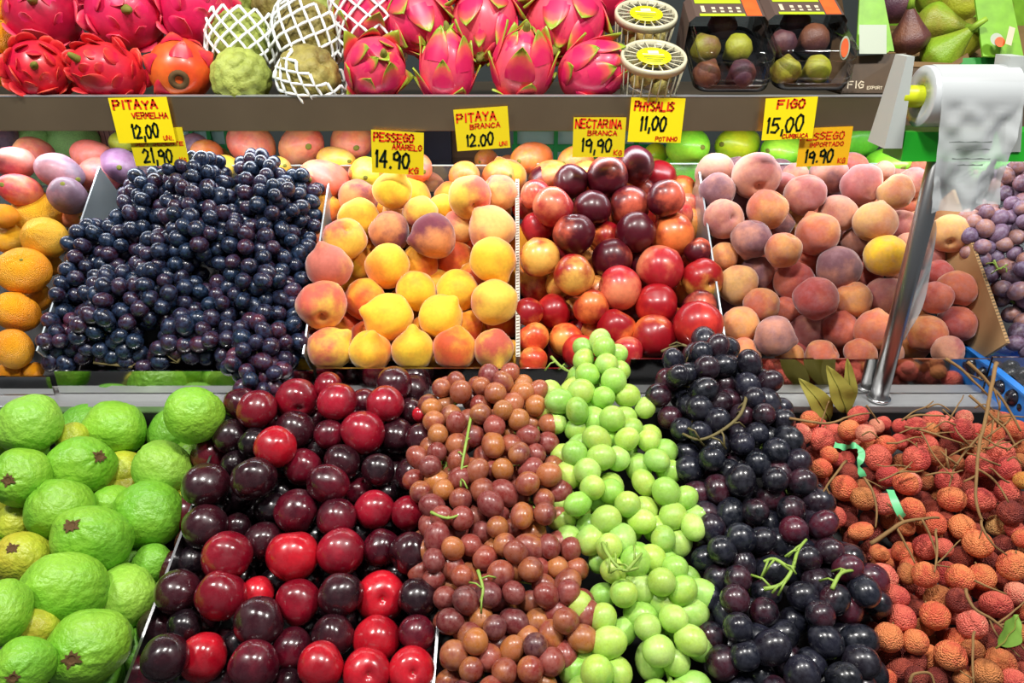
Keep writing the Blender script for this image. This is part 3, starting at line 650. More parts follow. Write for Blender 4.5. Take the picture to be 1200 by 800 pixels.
mangoes('''105 80 72x46 q; 290 88 78x44 q; 372 118 58x58 l hf; 380 45 38x36 v; 425 160 60x60 u b; 500 150 60x50 k b; 605 62 44x50 u; 645 78 52x44 o; 690 100 40x40 y b; 10 40 60x50 u b
785 55 84x58 q hf; 945 55 80x56 q hf; 1100 45 74x54 q hf; 700 122 50x40 y; 850 130 70x44 y; 1050 102 72x44 y; 1015 165 96x66 q; 1140 142 50x50 v hf; 900 140 60x40 y b
1290 125 70x52 q; 1225 60 60x50 q b; 1330 180 60x54 q b; 1010 235 60x40 y b; 1450 150 56x44 o; 1600 130 60x50 o b; 1560 150 62x50 o; 1660 100 74x58 o; 1720 150 70x50 o; 1800 110 70x50 o; 1900 128 60x44 o; 1520 100 40x36 o b; 1980 130 60x40 o b; 1850 200 50x50 o b; 1700 230 60x50 o b; 2050 140 40x44 y b''', 0, 150, .375, RGT, 0.0, XP, 'mango', 'mango', 'mango', 'mangoes behind the acrylic sheets', 23, 16, ' behind acrylic')
GM = {'g': (rgb(120, 208, 50), rgb(166, 220, 60), 0.45, 'green'), 'y': (rgb(206, 220, 40), rgb(160, 214, 50), 0.42, 'yellow-green'), 'd': (rgb(80, 190, 50), rgb(120, 206, 60), 0.45, 'bright green')}
mangoes('''806 172 30x21 g; 864 169 30x21 y; 916 176 30x17 g; 1005 162 28x24 d; 1040 190 34x15 g; 800 200 26x24 g b; 930 196 24x16 y b; 985 195 26x16 g b; 768 182 16x14 y b; 1165 195 30x22 d; 1195 180 26x20 d; 950 185 24x20 y b; 840 205 26x18 g b; 895 205 26x18 g b''', 0, 0, 1, RGT, 0.0, GM, 'greenmango', 'green_mango', 'mango', 'green mangoes on the right', 27, 14, '')

# ------------------------------------------------------------------ lychees
YC = {'o': (rgb(238, 142, 88), rgb(218, 98, 70), 0.48, 'orange-red'), 'r': (rgb(228, 110, 90), rgb(194, 72, 68), 0.48, 'red'), 'k': (rgb(244, 158, 128), rgb(228, 112, 96), 0.48, 'pinkish'),
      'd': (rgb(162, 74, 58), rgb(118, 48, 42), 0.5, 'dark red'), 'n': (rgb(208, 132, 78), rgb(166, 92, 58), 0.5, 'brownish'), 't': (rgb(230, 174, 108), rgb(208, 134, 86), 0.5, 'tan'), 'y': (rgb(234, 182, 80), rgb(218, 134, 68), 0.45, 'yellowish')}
it = parse('''165 408 60 o; 100 510 74 k; 245 545 80 r; 490 380 72x52 r; 430 480 70 o; 540 500 62 k; 610 455 52 k b; 655 435 50 r b; 770 455 52 r b; 675 580 68 o; 765 555 52 r b; 620 665 86 r; 245 735 66 o; 295 645 58 o; 330 680 58 r b; 410 675 55 r b
420 755 60 d b; 690 785 72 r; 785 785 55 o b; 330 490 55 r b; 470 565 55 k b; 560 585 55 o b; 370 555 55 d b''', 920, 420, .175)
it += parse('''75 455 64 r; 290 435 56 k; 385 480 76 r; 400 395 52 k b; 585 510 76 o; 645 635 84 r; 520 605 62 t; 500 710 80 r; 690 740 80 r; 80 670 86 r; 210 650 66 n; 755 480 66 o; 765 690 58 n b; 285 790 58 r b; 340 700 58 n b; 300 590 60 d b; 690 420 52 n b; 180 480 52 n b; 420 600 56 n b; 600 400 56 n b; 780 600 50 o b''', 1060, 420, .175)
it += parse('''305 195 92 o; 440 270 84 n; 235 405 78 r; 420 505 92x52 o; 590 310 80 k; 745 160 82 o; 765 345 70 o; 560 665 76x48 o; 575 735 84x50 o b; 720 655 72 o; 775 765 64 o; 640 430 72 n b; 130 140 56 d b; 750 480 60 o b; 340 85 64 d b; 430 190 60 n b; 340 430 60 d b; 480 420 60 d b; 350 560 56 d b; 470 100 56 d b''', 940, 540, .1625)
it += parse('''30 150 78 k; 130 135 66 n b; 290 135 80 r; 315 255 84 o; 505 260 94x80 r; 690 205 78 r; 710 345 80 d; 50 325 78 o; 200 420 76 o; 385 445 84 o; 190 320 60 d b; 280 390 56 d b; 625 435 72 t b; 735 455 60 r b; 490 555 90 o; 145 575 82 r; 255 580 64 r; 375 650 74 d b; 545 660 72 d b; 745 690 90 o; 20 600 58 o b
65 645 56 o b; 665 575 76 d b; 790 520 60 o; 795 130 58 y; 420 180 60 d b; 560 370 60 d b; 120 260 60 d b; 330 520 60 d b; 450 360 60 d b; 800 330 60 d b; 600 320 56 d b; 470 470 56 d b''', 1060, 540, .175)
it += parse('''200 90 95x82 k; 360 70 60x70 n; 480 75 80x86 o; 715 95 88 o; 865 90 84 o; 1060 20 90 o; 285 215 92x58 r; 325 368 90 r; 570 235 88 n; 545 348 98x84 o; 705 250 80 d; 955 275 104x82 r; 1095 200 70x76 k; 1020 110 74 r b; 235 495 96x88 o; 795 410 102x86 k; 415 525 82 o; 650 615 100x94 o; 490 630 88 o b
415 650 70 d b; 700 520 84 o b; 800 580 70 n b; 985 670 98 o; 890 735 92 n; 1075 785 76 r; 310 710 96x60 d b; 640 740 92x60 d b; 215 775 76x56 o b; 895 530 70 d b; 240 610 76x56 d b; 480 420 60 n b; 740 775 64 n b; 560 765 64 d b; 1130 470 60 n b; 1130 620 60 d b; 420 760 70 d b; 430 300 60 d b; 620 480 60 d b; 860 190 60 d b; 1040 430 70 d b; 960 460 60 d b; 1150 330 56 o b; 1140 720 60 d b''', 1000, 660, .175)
settle(it, LOW, lambda d: 0.006 + 0.03 * max(0, (640 - d['py']) / 170), 0.02, 0.014, fit=0.9)
KNOB = mk('stem_stub', *tube_data([Vector((0, 0, .9)), Vector((.02, 0, 1.1)), Vector((.06, .02, 1.25))], [.10, .07, .06], 6), TWIG)
pile('lychee', 'lychee', it, YC, 'lychee', 'lychee', 'lychees in the lower tier', 15, '', 31, 5, lambda o, d, r: link('stem_stub', KNOB, o) if not d['b'] and r.random() < .4 else None)
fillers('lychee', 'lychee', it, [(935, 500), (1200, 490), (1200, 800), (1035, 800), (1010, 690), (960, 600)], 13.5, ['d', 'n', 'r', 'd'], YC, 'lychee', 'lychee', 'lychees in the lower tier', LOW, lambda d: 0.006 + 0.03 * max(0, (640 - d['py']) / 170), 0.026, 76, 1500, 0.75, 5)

# ------------------------------------------------------------------ grape bunches
class Grid:
    def __init__(s, c): s.c = c; s.g = {}
    def key(s, p): return (int(p.x // s.c), int(p.y // s.c), int(p.z // s.c))
    def ok(s, p, m):
        k = s.key(p)
        for a in (-1, 0, 1):
            for b in (-1, 0, 1):
                for c in (-1, 0, 1):
                    for q in s.g.get((k[0] + a, k[1] + b, k[2] + c), ()):
                        if (q - p).length < m: return False
        return True
    def add(s, p): s.g.setdefault(s.key(p), []).append(p)
def bunches(specs, plane, rb, mat, cols, blush, stemmat, group, seed, cat='grapes', variants=(0, 1, 2), flat=0.8, ymin=None, xmin=None, tries=7000, cap=170, dense=1.56, nm='grape_bunch'):
    rnd = random.Random(seed); grid = Grid(rb * 2); caps = []
    for sp in specs:
        ax = [(plane.hit(a[0], a[1], a[3]), a[2] * 1.1 * plane.depth(a[0], a[1], a[3]) / F) for a in sp['ax']]
        caps.append(ax)
    # nearest to the viewer / highest first, so that overlapping bunches sit on top of each other
    for sp, ax in zip(specs, caps):
        root_p = min((a[0] for a in ax), key=lambda v: v.z).copy()
        root = empty(nm, root_p); tag(root, sp['label'], cat, group)
        got = []
        pal = sp.get('cols', cols); lens = [(ax[i + 1][0] - ax[i][0]).length for i in range(len(ax) - 1)]
        for q in range(tries):
            if len(got) >= cap: break
            i = rnd.randrange(len(ax) - 1) if len(ax) > 1 else 0
            t = rnd.uniform(-0.25, 1.25) if len(ax) == 2 else rnd.random()
            if len(ax) == 2:
                tc = min(1, max(0, t))
            else: tc = t
            c = ax[i][0].lerp(ax[i + 1][0], tc); rad = ax[i][1] + (ax[i + 1][1] - ax[i][1]) * tc
            z = rnd.uniform(-1, 1); a = rnd.uniform(0, 2 * PI); s = math.sqrt(1 - z * z)
            u = Vector((s * math.cos(a), s * math.sin(a), z))
            if u.dot(plane.n) < -0.30: continue
            rr = rad - rb * 0.8 if rnd.random() < 0.72 else (rad - rb) * rnd.uniform(0.35, 0.85)
            off = u * (rr * rnd.uniform(0.9, 1.06)); off -= plane.n * (off.dot(plane.n) * (1 - flat))
            p = c + off
            if ymin and p.y - rb < ymin and not sp.get('over'): continue
            if xmin and p.x - rb < xmin: continue
            if not grid.ok(p, rb * dense): continue
            grid.add(p); got.append((p, c, u))
        sv, sf = [], []
        for p, c, u in got:
            M = (p - c).normalized().to_track_quat('Z', 'Y').to_matrix().to_4x4() @ Matrix.Rotation(rnd.uniform(-.7, .7), 4, 'X') @ Matrix.Rotation(rnd.uniform(-.7, .7), 4, 'Y')
            sc = rb * rnd.uniform(0.88, 1.1)
            b = link('grape', mesh_with('grape', rnd.choice(variants), mat), root)
            b.matrix_basis = Matrix.Translation(p - root_p) @ M @ Matrix.Scale(sc, 4)
            cc = rnd.choice(pal); j = rnd.uniform(0.86, 1.14); b.color = (*[min(1, k * j) for k in cc], 1)
            b['blush'] = [min(1.0, k * j) for k in rnd.choice(blush)]; b['amount'] = rnd.uniform(0.3, 0.62)
            if rnd.random() < 0.6:
                m_ = c.lerp(p, 0.55) + Vector((rnd.uniform(-1, 1), rnd.uniform(-1, 1), rnd.uniform(-1, 1))) * rb * 0.3
                tube_data([c - root_p, m_ - root_p, p.lerp(c, rb / max(rb * 1.01, (p - c).length)) - root_p], [rb * .11, rb * .08, rb * .10], 4, sv, sf)
        main = smoothpts([a[0] - root_p for a in ax], 5); tube_data(main, rb * 0.17, 6, sv, sf)
        for pth in sp.get('stem', []):                       # peduncles lying on the outside of the bunch
            pp = smoothpts([plane.hit(a, b, l - 0.018) - root_p for a, b, l in pth], 4)
            tube_data(pp, [rb * (0.15 - 0.06 * k / len(pp)) for k in range(len(pp))], 6, sv, sf)
            for k in range(2, len(pp) - 1, 2):               # little side stalks running down to the berries
                q0 = pp[k]; sd = Vector((rnd.uniform(-1, 1), rnd.uniform(-1, 1), rnd.uniform(-.4, .3))).normalized() * rb * rnd.uniform(.8, 1.5)
                tube_data([q0, q0 + sd * .5 + plane.n * rb * .1, q0 + sd - plane.n * rb * .5], [rb * .09, rb * .07, rb * .09], 5, sv, sf)
        link('stem', mk('stem', sv, sf, sp.get('stemmat', stemmat)), root)

def B(label, *ax, **k): return dict(label=label, ax=list(ax), **k)
DKC = [rgb(14, 18, 32), rgb(20, 20, 36), rgb(28, 18, 32), rgb(12, 20, 34), rgb(48, 20, 34)]
DKR = [rgb(70, 26, 40), rgb(52, 26, 42), rgb(88, 34, 46), rgb(40, 26, 44)]
DKB = [rgb(50, 20, 34), rgb(18, 18, 34), rgb(16, 28, 46)]
bunches([
    B('dark blue grape bunch at the top of the heap below the shelf', (302, 200, 24, .030), (322, 250, 38, .036)),
    B('dark grape bunch against the divider beside the yellow peaches', (352, 222, 24, .02), (340, 320, 30, .005)),
    B('dark grape bunch on the heap under the price tags', (232, 215, 36, .034), (238, 275, 40, .042)),
    B('dark grape bunch at the upper left by the bluish divider', (178, 232, 32, .006), (152, 290, 34, .008)),
    B('plum-tinted grape bunch in the middle right of the dark heap', (290, 285, 38, .030), (305, 335, 38, .020), cols=DKC + DKR[:2]),
    B('black grape bunch in the very centre of the dark heap', (200, 305, 38, .022), (192, 350, 38, .024)),
    B('dark grape bunch spilling over the left divider above the mandarins', (112, 290, 32, .008), (84, 345, 32, .008)),
    B('black grape bunch low on the left of the dark heap', (135, 350, 36, .026), (130, 395, 38, .020)),
    B('small dark grape bunch in the lower left corner of the heap', (72, 375, 30, 0.0), (72, 428, 28, 0.0), cols=DKC + DKR),
    B('black grape bunch in a hollow right of the heap centre', (258, 360, 34, .004), (262, 398, 34, -.002)),
    B('dark grape bunch low on the right beside the peach divider', (325, 350, 32, .004), (335, 400, 28, 0.0), cols=DKC + DKR[:1]),
    B('reddish grape bunch at the bottom centre of the dark heap', (225, 395, 34, .012), (208, 425, 30, .006), cols=DKR),
    B('wine-red grape bunch hanging over the steel lip at the right', (312, 398, 34, .014), (300, 434, 34, .018), cols=DKR, over=True),
    B('dark grape bunch at the bottom edge left of centre', (110, 425, 32, .002), (155, 430, 32, .002), cols=DKC + DKR),
], MID, 0.0118, DGRAM, DKC, DKB, BSTEM, 'dark grape bunches in the middle tier', 41, tries=8000, ymin=.918, xmin=-.672, flat=0.95)

RDC = [rgb(156, 82, 56), rgb(172, 100, 60), rgb(146, 68, 58), rgb(176, 110, 58), rgb(130, 58, 54)]
RDB = [rgb(112, 40, 42), rgb(172, 106, 48), rgb(130, 48, 42)]
RDSHADE = [rgb(96, 48, 50), rgb(110, 54, 50), rgb(80, 40, 46)]  # darker reds that put shade into the colour of the lowest bunches
hl = lambda y: .012 + .035 * max(0, (640 - y) / 180)
bunches([
    B('red grape bunch at the top against the steel lip', (585, 462, 36, hl(462)), (585, 505, 44, hl(505))),
    B('red grape bunch at the upper left next to the plums', (532, 475, 36, hl(475)), (520, 560, 40, hl(560)), stem=[[(552, 488, .085), (546, 520, .085), (541, 548, .078), (540, 570, .07)]]),
    B('small red grape bunch touching the green grapes near the top', (628, 468, 24, hl(468)), (632, 520, 30, hl(520))),
    B('brownish red grape bunch in the upper middle', (600, 525, 44, hl(525)), (622, 590, 46, hl(590))),
    B('tawny red grape bunch overhanging the plum tray', (545, 570, 42, hl(570)), (522, 650, 42, hl(650)), stem=[[(505, 600, .07), (525, 607, .072), (545, 600, .07)]]),
    B('red grape bunch in the middle of its heap', (590, 610, 44, hl(610)), (600, 680, 44, hl(680)), stem=[[(560, 668, .062), (566, 690, .062), (563, 705, .058)]]),
    B('orange-brown grape bunch against the lower green grapes', (648, 665, 38, hl(665)), (662, 745, 40, hl(745))),
    B('red grape bunch, coloured darker for shade, at the bottom beside the thin tray side', (556, 700, 44, .004), (565, 785, 48, .004), cols=RDC + RDSHADE),
    B('red grape bunch, coloured darker for shade, at the bottom edge of the photo', (625, 745, 44, .002), (622, 800, 46, .002), cols=RDC + RDSHADE),
], LOW, 0.0136, RGRAM, RDC, RDB, GSTEM, 'red grape bunches in the lower tier', 43)
GRC = [rgb(160, 204, 88), rgb(152, 200, 84), rgb(170, 208, 92), rgb(158, 204, 98), rgb(174, 206, 84)]
GRB = [rgb(190, 220, 118), rgb(140, 192, 74), rgb(184, 206, 90)]
bunches([
    B('green grape bunch at the top with its stalk on the steel lip', (702, 418, 30, .062), (700, 470, 42, hl(470)), stem=[[(646, 418, .062), (658, 430, .066), (672, 437, .07), (690, 440, .08)]]),
    B('green grape bunch at the upper left against the red grapes', (662, 478, 36, hl(478)), (715, 515, 42, hl(515))),
    B('green grape bunch beside the upper black grapes', (742, 490, 28, hl(490)), (762, 540, 32, hl(540))),
    B('green grape bunch in the middle left of its heap', (690, 545, 42, hl(545)), (690, 605, 44, hl(605))),
    B('green grape bunch bulging right into the black grapes', (755, 572, 36, hl(572)), (800, 612, 36, hl(612))),
    B('plump green grape bunch in the centre with a curled stalk', (718, 615, 46, hl(615)), (740, 685, 48, hl(685)), stem=[[(706, 636, .075), (714, 652, .08), (730, 668, .08), (748, 665, .078)], [(735, 668, .08), (752, 648, .078)]]),
    B('plump green grape bunch low against the black grapes', (772, 665, 44, hl(665)), (785, 740, 46, .012)),
    B('green grape bunch at the bottom edge left', (700, 735, 42, .004), (705, 805, 42, .004)),
    B('small green grape bunch between the plump bunches and black grapes', (808, 690, 24, .01), (818, 750, 26, .004)),
    B('green grape bunch at the bottom edge right', (775, 765, 40, .002), (790, 810, 40, .002)),
], LOW, 0.0154, GGRAM, GRC, GRB, GSTEM, 'green grape bunches in the lower tier', 47)
BKC = [rgb(16, 17, 24), rgb(22, 19, 28), rgb(13, 16, 25), rgb(38, 18, 28), rgb(26, 21, 30)]
BKB = [rgb(64, 24, 36), rgb(24, 26, 38), rgb(30, 30, 44)]
bunches([
    B('black grape bunch at the top reaching over the steel lip', (832, 418, 32, .062), (800, 452, 42, .055), stem=[[(775, 412, .075), (800, 404, .085), (818, 418, .09), (826, 430, .09)]], stemmat=BSTEM),
    B('black grape bunch at the upper right below the peaches', (872, 445, 36, .05), (892, 500, 40, hl(500))),
    B('black grape bunch with a brown stalk beside the green grapes', (815, 485, 38, hl(485)), (838, 560, 40, hl(560)), stem=[[(876, 458, .09), (868, 485, .095), (845, 505, .095), (820, 515, .09), (800, 508, .085)]], stemmat=BSTEM),
    B('black grape bunch at the right touching the lychees', (892, 520, 44, hl(520)), (925, 590, 44, hl(590))),
    B('black grape bunch in the middle left of its heap', (852, 565, 44, hl(565)), (862, 640, 46, hl(640))),
    B('black grape bunch with bright green stalk in the centre', (925, 615, 46, hl(615)), (985, 690, 48, hl(690)), stem=[[(895, 690, .08), (915, 685, .085), (928, 668, .088), (935, 645, .085), (945, 632, .08)], [(928, 668, .088), (908, 655, .082), (895, 658, .078)], [(975, 690, .075), (985, 672, .075), (1000, 668, .07)]], cols=BKC + [rgb(84, 24, 40)]),
    B('black grape bunch at the lower left beside green grapes', (868, 670, 50, hl(670)), (872, 750, 50, .01)),
    B('black grape bunch at the lower right beside the lychees', (965, 725, 46, .01), (990, 800, 46, .004)),
    B('black grape bunch at the bottom edge of the photo', (880, 775, 48, .002), (920, 805, 48, .002)),
], LOW, 0.0160, BGRAM, BKC, BKB, GSTEM, 'black grape bunches in the lower tier', 53)
PKC = [rgb(120, 92, 118), rgb(104, 84, 116), rgb(142, 100, 104), rgb(92, 70, 96), rgb(150, 108, 96)]
PKB = [rgb(170, 120, 104), rgb(90, 64, 84)]
PKD = [rgb(66, 44, 60), rgb(78, 50, 62), rgb(56, 40, 56)]
bunches([
    B('pinkish grape bunch just below the hanging plastic bag', (1158, 262, 28, .03), (1152, 285, 26, .025)),
    B('purple grape bunch at the right edge beside the plastic bag', (1190, 215, 26, .05), (1205, 275, 34, .04), cols=PKD + PKC),
    B('pinkish grape bunch with green stalk hub at the right edge', (1172, 318, 22, .02), (1200, 328, 30, .03), stem=[[(1165, 305, .075), (1170, 315, .075), (1180, 310, .07)]]),
    B('dark pink grape bunch behind the cardboard side', (1180, 350, 20, .0), (1205, 365, 28, .0), cols=PKD),
    B('dusky grape bunch at the foot of the cardboard side', (1200, 385, 22, .01), (1198, 405, 20, .0), cols=PKC + PKD),
], MID, 0.0118, PGRAM, PKC, PKB, GSTEM, 'pink grape bunches at the right edge', 59, cap=60)

# ------------------------------------------------------------------ pitayas
def bract(wide, length, flare, curl, rnd_, name):
    """one fleshy scale: base at the origin, tip along +y, outside +z"""
    nu, nv = 9, 5; top_, bot = [], []
    for i in range(nu):
        u = i / (nu - 1); wv = wide * ((1 - u ** 1.6) ** 0.8 if not rnd_ else (1 - u ** 3.2) ** 0.55) * (0.85 + 0.5 * u * (1 - u)) + 0.012
        y = length * u; z = -0.32 * y * y + flare * u ** 1.5 + curl * u ** 4
        for j in range(nv):
            v = (j / (nv - 1) - 0.5) * 2; e = 0.055 * (1 - v * v) * (1 - u * 0.8) + 0.006
            zz = z - 0.35 * (v * wv) ** 2 + 0.10 * u * v * v * wide
            top_.append(Vector((v * wv, y, zz + e))); bot.append(Vector((v * wv, y, zz - e * 0.6 - 0.012)))
    n = nu * nv; fs = []
    for i in range(nu - 1):
        for j in range(nv - 1):
            a = i * nv + j; fs.append((a, a + 1, a + nv + 1, a + nv)); fs.append((n + a, n + a + nv, n + a + nv + 1, n + a + 1))
    for i in range(nu - 1):
        for j in (0, nv - 1):
            a = i * nv + j; q = (a, a + nv, n + a + nv, n + a); fs.append(q if j == 0 else q[::-1])
    for j in range(nv - 1):
        a = (nu - 1) * nv + j; fs.append((a, a + 1, n + a + 1, n + a))
    return top_ + bot, fs
def bractmat(name, c0, c1, c2, t0, t1):
    m, nt, b, N, L = newmat(name)
    tc = N.new('ShaderNodeTexCoord'); sp = N.new('ShaderNodeSeparateXYZ'); L.new(tc.outputs['Object'], sp.inputs[0])
    nz = N.new('ShaderNodeTexNoise'); nz.inputs['Scale'].default_value = 5; L.new(tc.outputs['Object'], nz.inputs['Vector'])
    ma = N.new('ShaderNodeMath'); ma.operation = 'MULTIPLY_ADD'; ma.inputs[1].default_value = 0.25; L.new(nz.outputs[0], ma.inputs[0]); L.new(sp.outputs[1], ma.inputs[2])
    ab = N.new('ShaderNodeMath'); ab.operation = 'ABSOLUTE'; L.new(sp.outputs[0], ab.inputs[0])
    mb = N.new('ShaderNodeMath'); mb.operation = 'MULTIPLY_ADD'; mb.inputs[1].default_value = 0.5; L.new(ab.outputs[0], mb.inputs[0]); L.new(ma.outputs[0], mb.inputs[2])
    cr = N.new('ShaderNodeValToRGB'); L.new(mb.outputs[0], cr.inputs[0]); e = cr.color_ramp.elements
    e[0].position = t0; e[0].color = (*c0, 1); e[1].position = t1; e[1].color = (*c2, 1); q = e.new((t0 + t1) / 2); q.color = (*c1, 1)
    L.new(cr.outputs[0], b.inputs['Base Color']); b.inputs['Roughness'].default_value = 0.4
    MATS[name] = m; return m
BRW = bractmat('pitaya_scale_green_tip', rgb(216, 34, 92), rgb(232, 92, 84), rgb(150, 170, 48), 0.52, 1.18)
BRR = bractmat('pitaya_scale_red', rgb(200, 24, 60), rgb(232, 66, 62), rgb(206, 120, 60), 0.30, 0.95)
BRP = bractmat('pitaya_scale_pink', rgb(222, 36, 96), rgb(236, 84, 104), rgb(216, 150, 80), 0.45, 0.95)
def bmesh_of(k, mat):
    kk = ('bract', k, mat.name)
    if kk not in MC:
        prm = [(0.52, 1.0, 0.16, 0.12, 0), (0.46, 1.1, 0.20, 0.20, 0), (0.36, 0.56, 0.26, 0.04, 1), (0.34, 0.46, 0.40, -.06, 1), (0.40, 0.60, 0.10, 0.08, 0)][k]
        v, f = bract(*prm, 'scale'); MC[kk] = mk('scale', v, f, mat)
    return MC[kk]
def body_fn(th, ph):
    d = dirv(th, ph); r = 1 + 0.025 * noise.noise(d * 2.2) - 0.10 * math.exp(-((PI - th) / 0.3) ** 2)
    p = d * r; p.z *= 1.14; return p
PBODY = mk('pitaya', *sph(32, 24, body_fn), PITAM)
CRN = mk('dry_flower', *tube_data([Vector((0, 0, 1.02)), Vector((.02, 0, 1.2)), Vector((.07, .03, 1.36)), Vector((.10, .05, 1.44))], [.15, .13, .10, .05], 8), SCARG)
ring = []
vs_, fs = sph(18, 8, lambda th, ph: Vector((0, 0, 0)))
def torus(R0, r0, nu, nv, z):
    v, f = [], []
    for i in range(nu):
        for j in range(nv):
            a, b = 2 * PI * i / nu, 2 * PI * j / nv; q = R0 + r0 * math.cos(b)
            v.append(Vector((q * math.cos(a), q * math.sin(a), z + r0 * math.sin(b))))
            f.append((i * nv + j, ((i + 1) % nu) * nv + j, ((i + 1) % nu) * nv + (j + 1) % nv, i * nv + (j + 1) % nv))
    return v, f
STR = mk('stem_scar', *torus(0.22, 0.10, 16, 8, -1.03), CALYX)
def pitaya(px, py, rx, ry, D, axis, style, label, seed, spin=0.0, scar=False):
    rnd = random.Random(seed)
    k = D / F; loc = at(px, py, D)
    body, bl, bm = {'w': (rgb(214, 32, 92), rgb(232, 86, 104), BRW), 'r': (rgb(196, 20, 60), rgb(214, 50, 50), BRR), 'p': (rgb(204, 22, 82), rgb(220, 50, 90), BRP), 'o': (rgb(226, 60, 34), rgb(236, 110, 40), BRR), 'd': (rgb(164, 16, 56), rgb(190, 24, 60), BRP)}[style]
    o = place('pitaya', PBODY, loc, rx * k, ry * k, axis, spin)
    # body mesh is 1.14 long
    o.color = (*body, 1); o['blush'] = list(bl); o['amount'] = 0.5; tag(o, label, 'pitaya', 'pitayas on the top shelf')
    n = {'w': 17, 'p': 26, 'r': 34, 'o': 16, 'd': 24}[style]
    for q in range(n):
        t = (q + 0.5) / n; th = PI * (0.84 - 0.70 * t); ph = q * 2.39996 + rnd.uniform(-.15, .15)
        p = body_fn(th, ph); t_up = (body_fn(th - 0.05, ph) - p).normalized(); t_r = Vector((-math.sin(ph), math.cos(ph), 0)); nn = t_r.cross(t_up); nn = nn if nn.dot(p) > 0 else -nn
        t_r = t_up.cross(nn)
        s = rnd.uniform(0.8, 1.05) * (0.72 if t > 0.75 else 1.0)
        kind = rnd.choice([0, 1]) if style == 'w' else (4 if style == 'o' else rnd.choice([2, 3] if style == 'r' else [2, 2, 4]))
        M = Matrix.Identity(4)
        for c, vv in enumerate((t_r, t_up, nn)):
            for r in range(3): M[r][c] = vv[r] * s
        M.translation = p * 0.965
        link('scale', bmesh_of(kind, bm), o, M)
    link('dry_flower', CRN, o)
    if scar: link('stem_scar', STR, o)
    return o
PT = [
 (46, 82, 36, 36, 1.07, (-.12, .12, 1), 'r', 'red rosette-like pitaya at the far left front with its crown facing out', False),
 (128, 86, 42, 36, 1.08, (-.7, .35, .65), 'r', 'red pitaya second in the front row above the vermelha price tag', False),
 (212, 82, 40, 37, 1.08, (.1, .3, -1), 'o', 'orange-red pitaya showing its round stem scar beside the custard apples', True),
 (50, 20, 46, 40, 1.13, (-.1, .3, .7), 'd', 'dark crimson pitaya in the back row at the far left', False),
 (147, 16, 48, 44, 1.13, (.03, .1, 1), 'p', 'large pink pitaya with curled crown in the back row', False),
 (232, 14, 44, 44, 1.14, (.3, .4, .6), 'p', 'pink pitaya in the back row beside the foam nets', False),
 (440, 82, 38, 40, 1.08, (.2, .3, .8), 'w', 'pink pitaya in front of the foam sleeve with green scale tips', False),
 (524, 84, 34, 42, 1.08, (.05, 1, .25), 'w', 'upright pink pitaya with a long green tip in the front row', False),
 (612, 80, 38, 42, 1.08, (.1, .85, .4), 'w', 'orange-pink pitaya with a bright green cut base at left', False),
 (693, 84, 40, 36, 1.08, (.9, .25, .3), 'w', 'pale pink pitaya next to the lower physalis cup', False),
 (488, 22, 42, 42, 1.14, (.3, -.5, .6), 'w', 'pink pitaya in the back row right of the foam sleeve', False),
 (568, 26, 42, 44, 1.13, (-.1, -.7, .6), 'w', 'hanging-tip pink pitaya in the middle of the back row', False),
 (664, 24, 50, 40, 1.13, (-.2, -.6, .7), 'w', 'big pink pitaya in the back row left of the physalis cups', False),
 (432, 22, 40, 42, 1.15, (.2, .5, .4), 'w', 'pink pitaya inside the white foam sleeve', False),
 (625, -12, 40, 34, 1.2, (.2, .5, .4), 'p', 'crimson pitaya cut by the top edge above the middle row', False),
 (705, -2, 36, 36, 1.2, (.4, .5, .4), 'd', 'dark pitaya half hidden behind the upper physalis cup', False),
 (98, -8, 36, 32, 1.2, (.4, .5, .4), 'd', 'dark pitaya at the top edge between two back-row pitayas', False),
]
for i, (x, y, rx, ry, D, ax, st, lb, sc) in enumerate(PT): pitaya(x, y, rx * .92, ry * .92, D + .035, ax, st, lb, 100 + i, i * 1.3, sc)
# orange fruit glimpsed at the far left of the top shelf
for x, y, r, lb in ((-4, 82, 20, 'orange mandarin at the far left of the top shelf, lower one'), (0, 42, 22, 'orange mandarin at the far left of the top shelf, middle one'), (2, 8, 20, 'orange mandarin at the far left of the top shelf, top one')):
    D = 1.15; o = place('mandarin', mesh_drupe('mandarin', 0), at(x, y, D), r * D / F, r * D / F, (.2, .8, .4)); o.color = (*OP['o'][0], 1); o['blush'] = list(OP['o'][1]); o['amount'] = .5; tag(o, lb, 'mandarin', 'mandarins on the top shelf'); link('stem_button', BUT, o)

# ------------------------------------------------------------------ custard apples and foam nets
AP = {'g': (rgb(168, 180, 84), rgb(138, 150, 64)), 'n': (rgb(160, 148, 72), rgb(122, 108, 54))}
for i, (x, y, r, D, c, lb) in enumerate([
    (283, 92, 34, 1.07, 'g', 'bare green custard apple in the front row'), (362, 92, 37, 1.08, 'n', 'brownish custard apple half covered by a slipped foam net'),
    (284, 48, 36, 1.13, 'g', 'custard apple inside the left foam sleeve'), (362, 42, 38, 1.14, 'n', 'custard apple inside the tilted middle foam sleeve'),
    (330, 4, 34, 1.19, 'n', 'brown custard apple at the top edge behind the sleeves'), (270, 6, 30, 1.19, 'g', 'green custard apple at the top edge beside a pink pitaya'), (392, 2, 30, 1.19, 'g', 'green custard apple at the top edge left of the tall sleeve')]):
    D += .04; k = D / F; o = place('custard_apple', mesh_drupe('atemoya', i % 3), at(x, y, D), r * k, r * k, (.2, .5, .6), i); o.color = (*AP[c][0], 1); o['blush'] = list(AP[c][1]); o['amount'] = .5
    tag(o, lb, 'custard apple', 'custard apples on the top shelf')
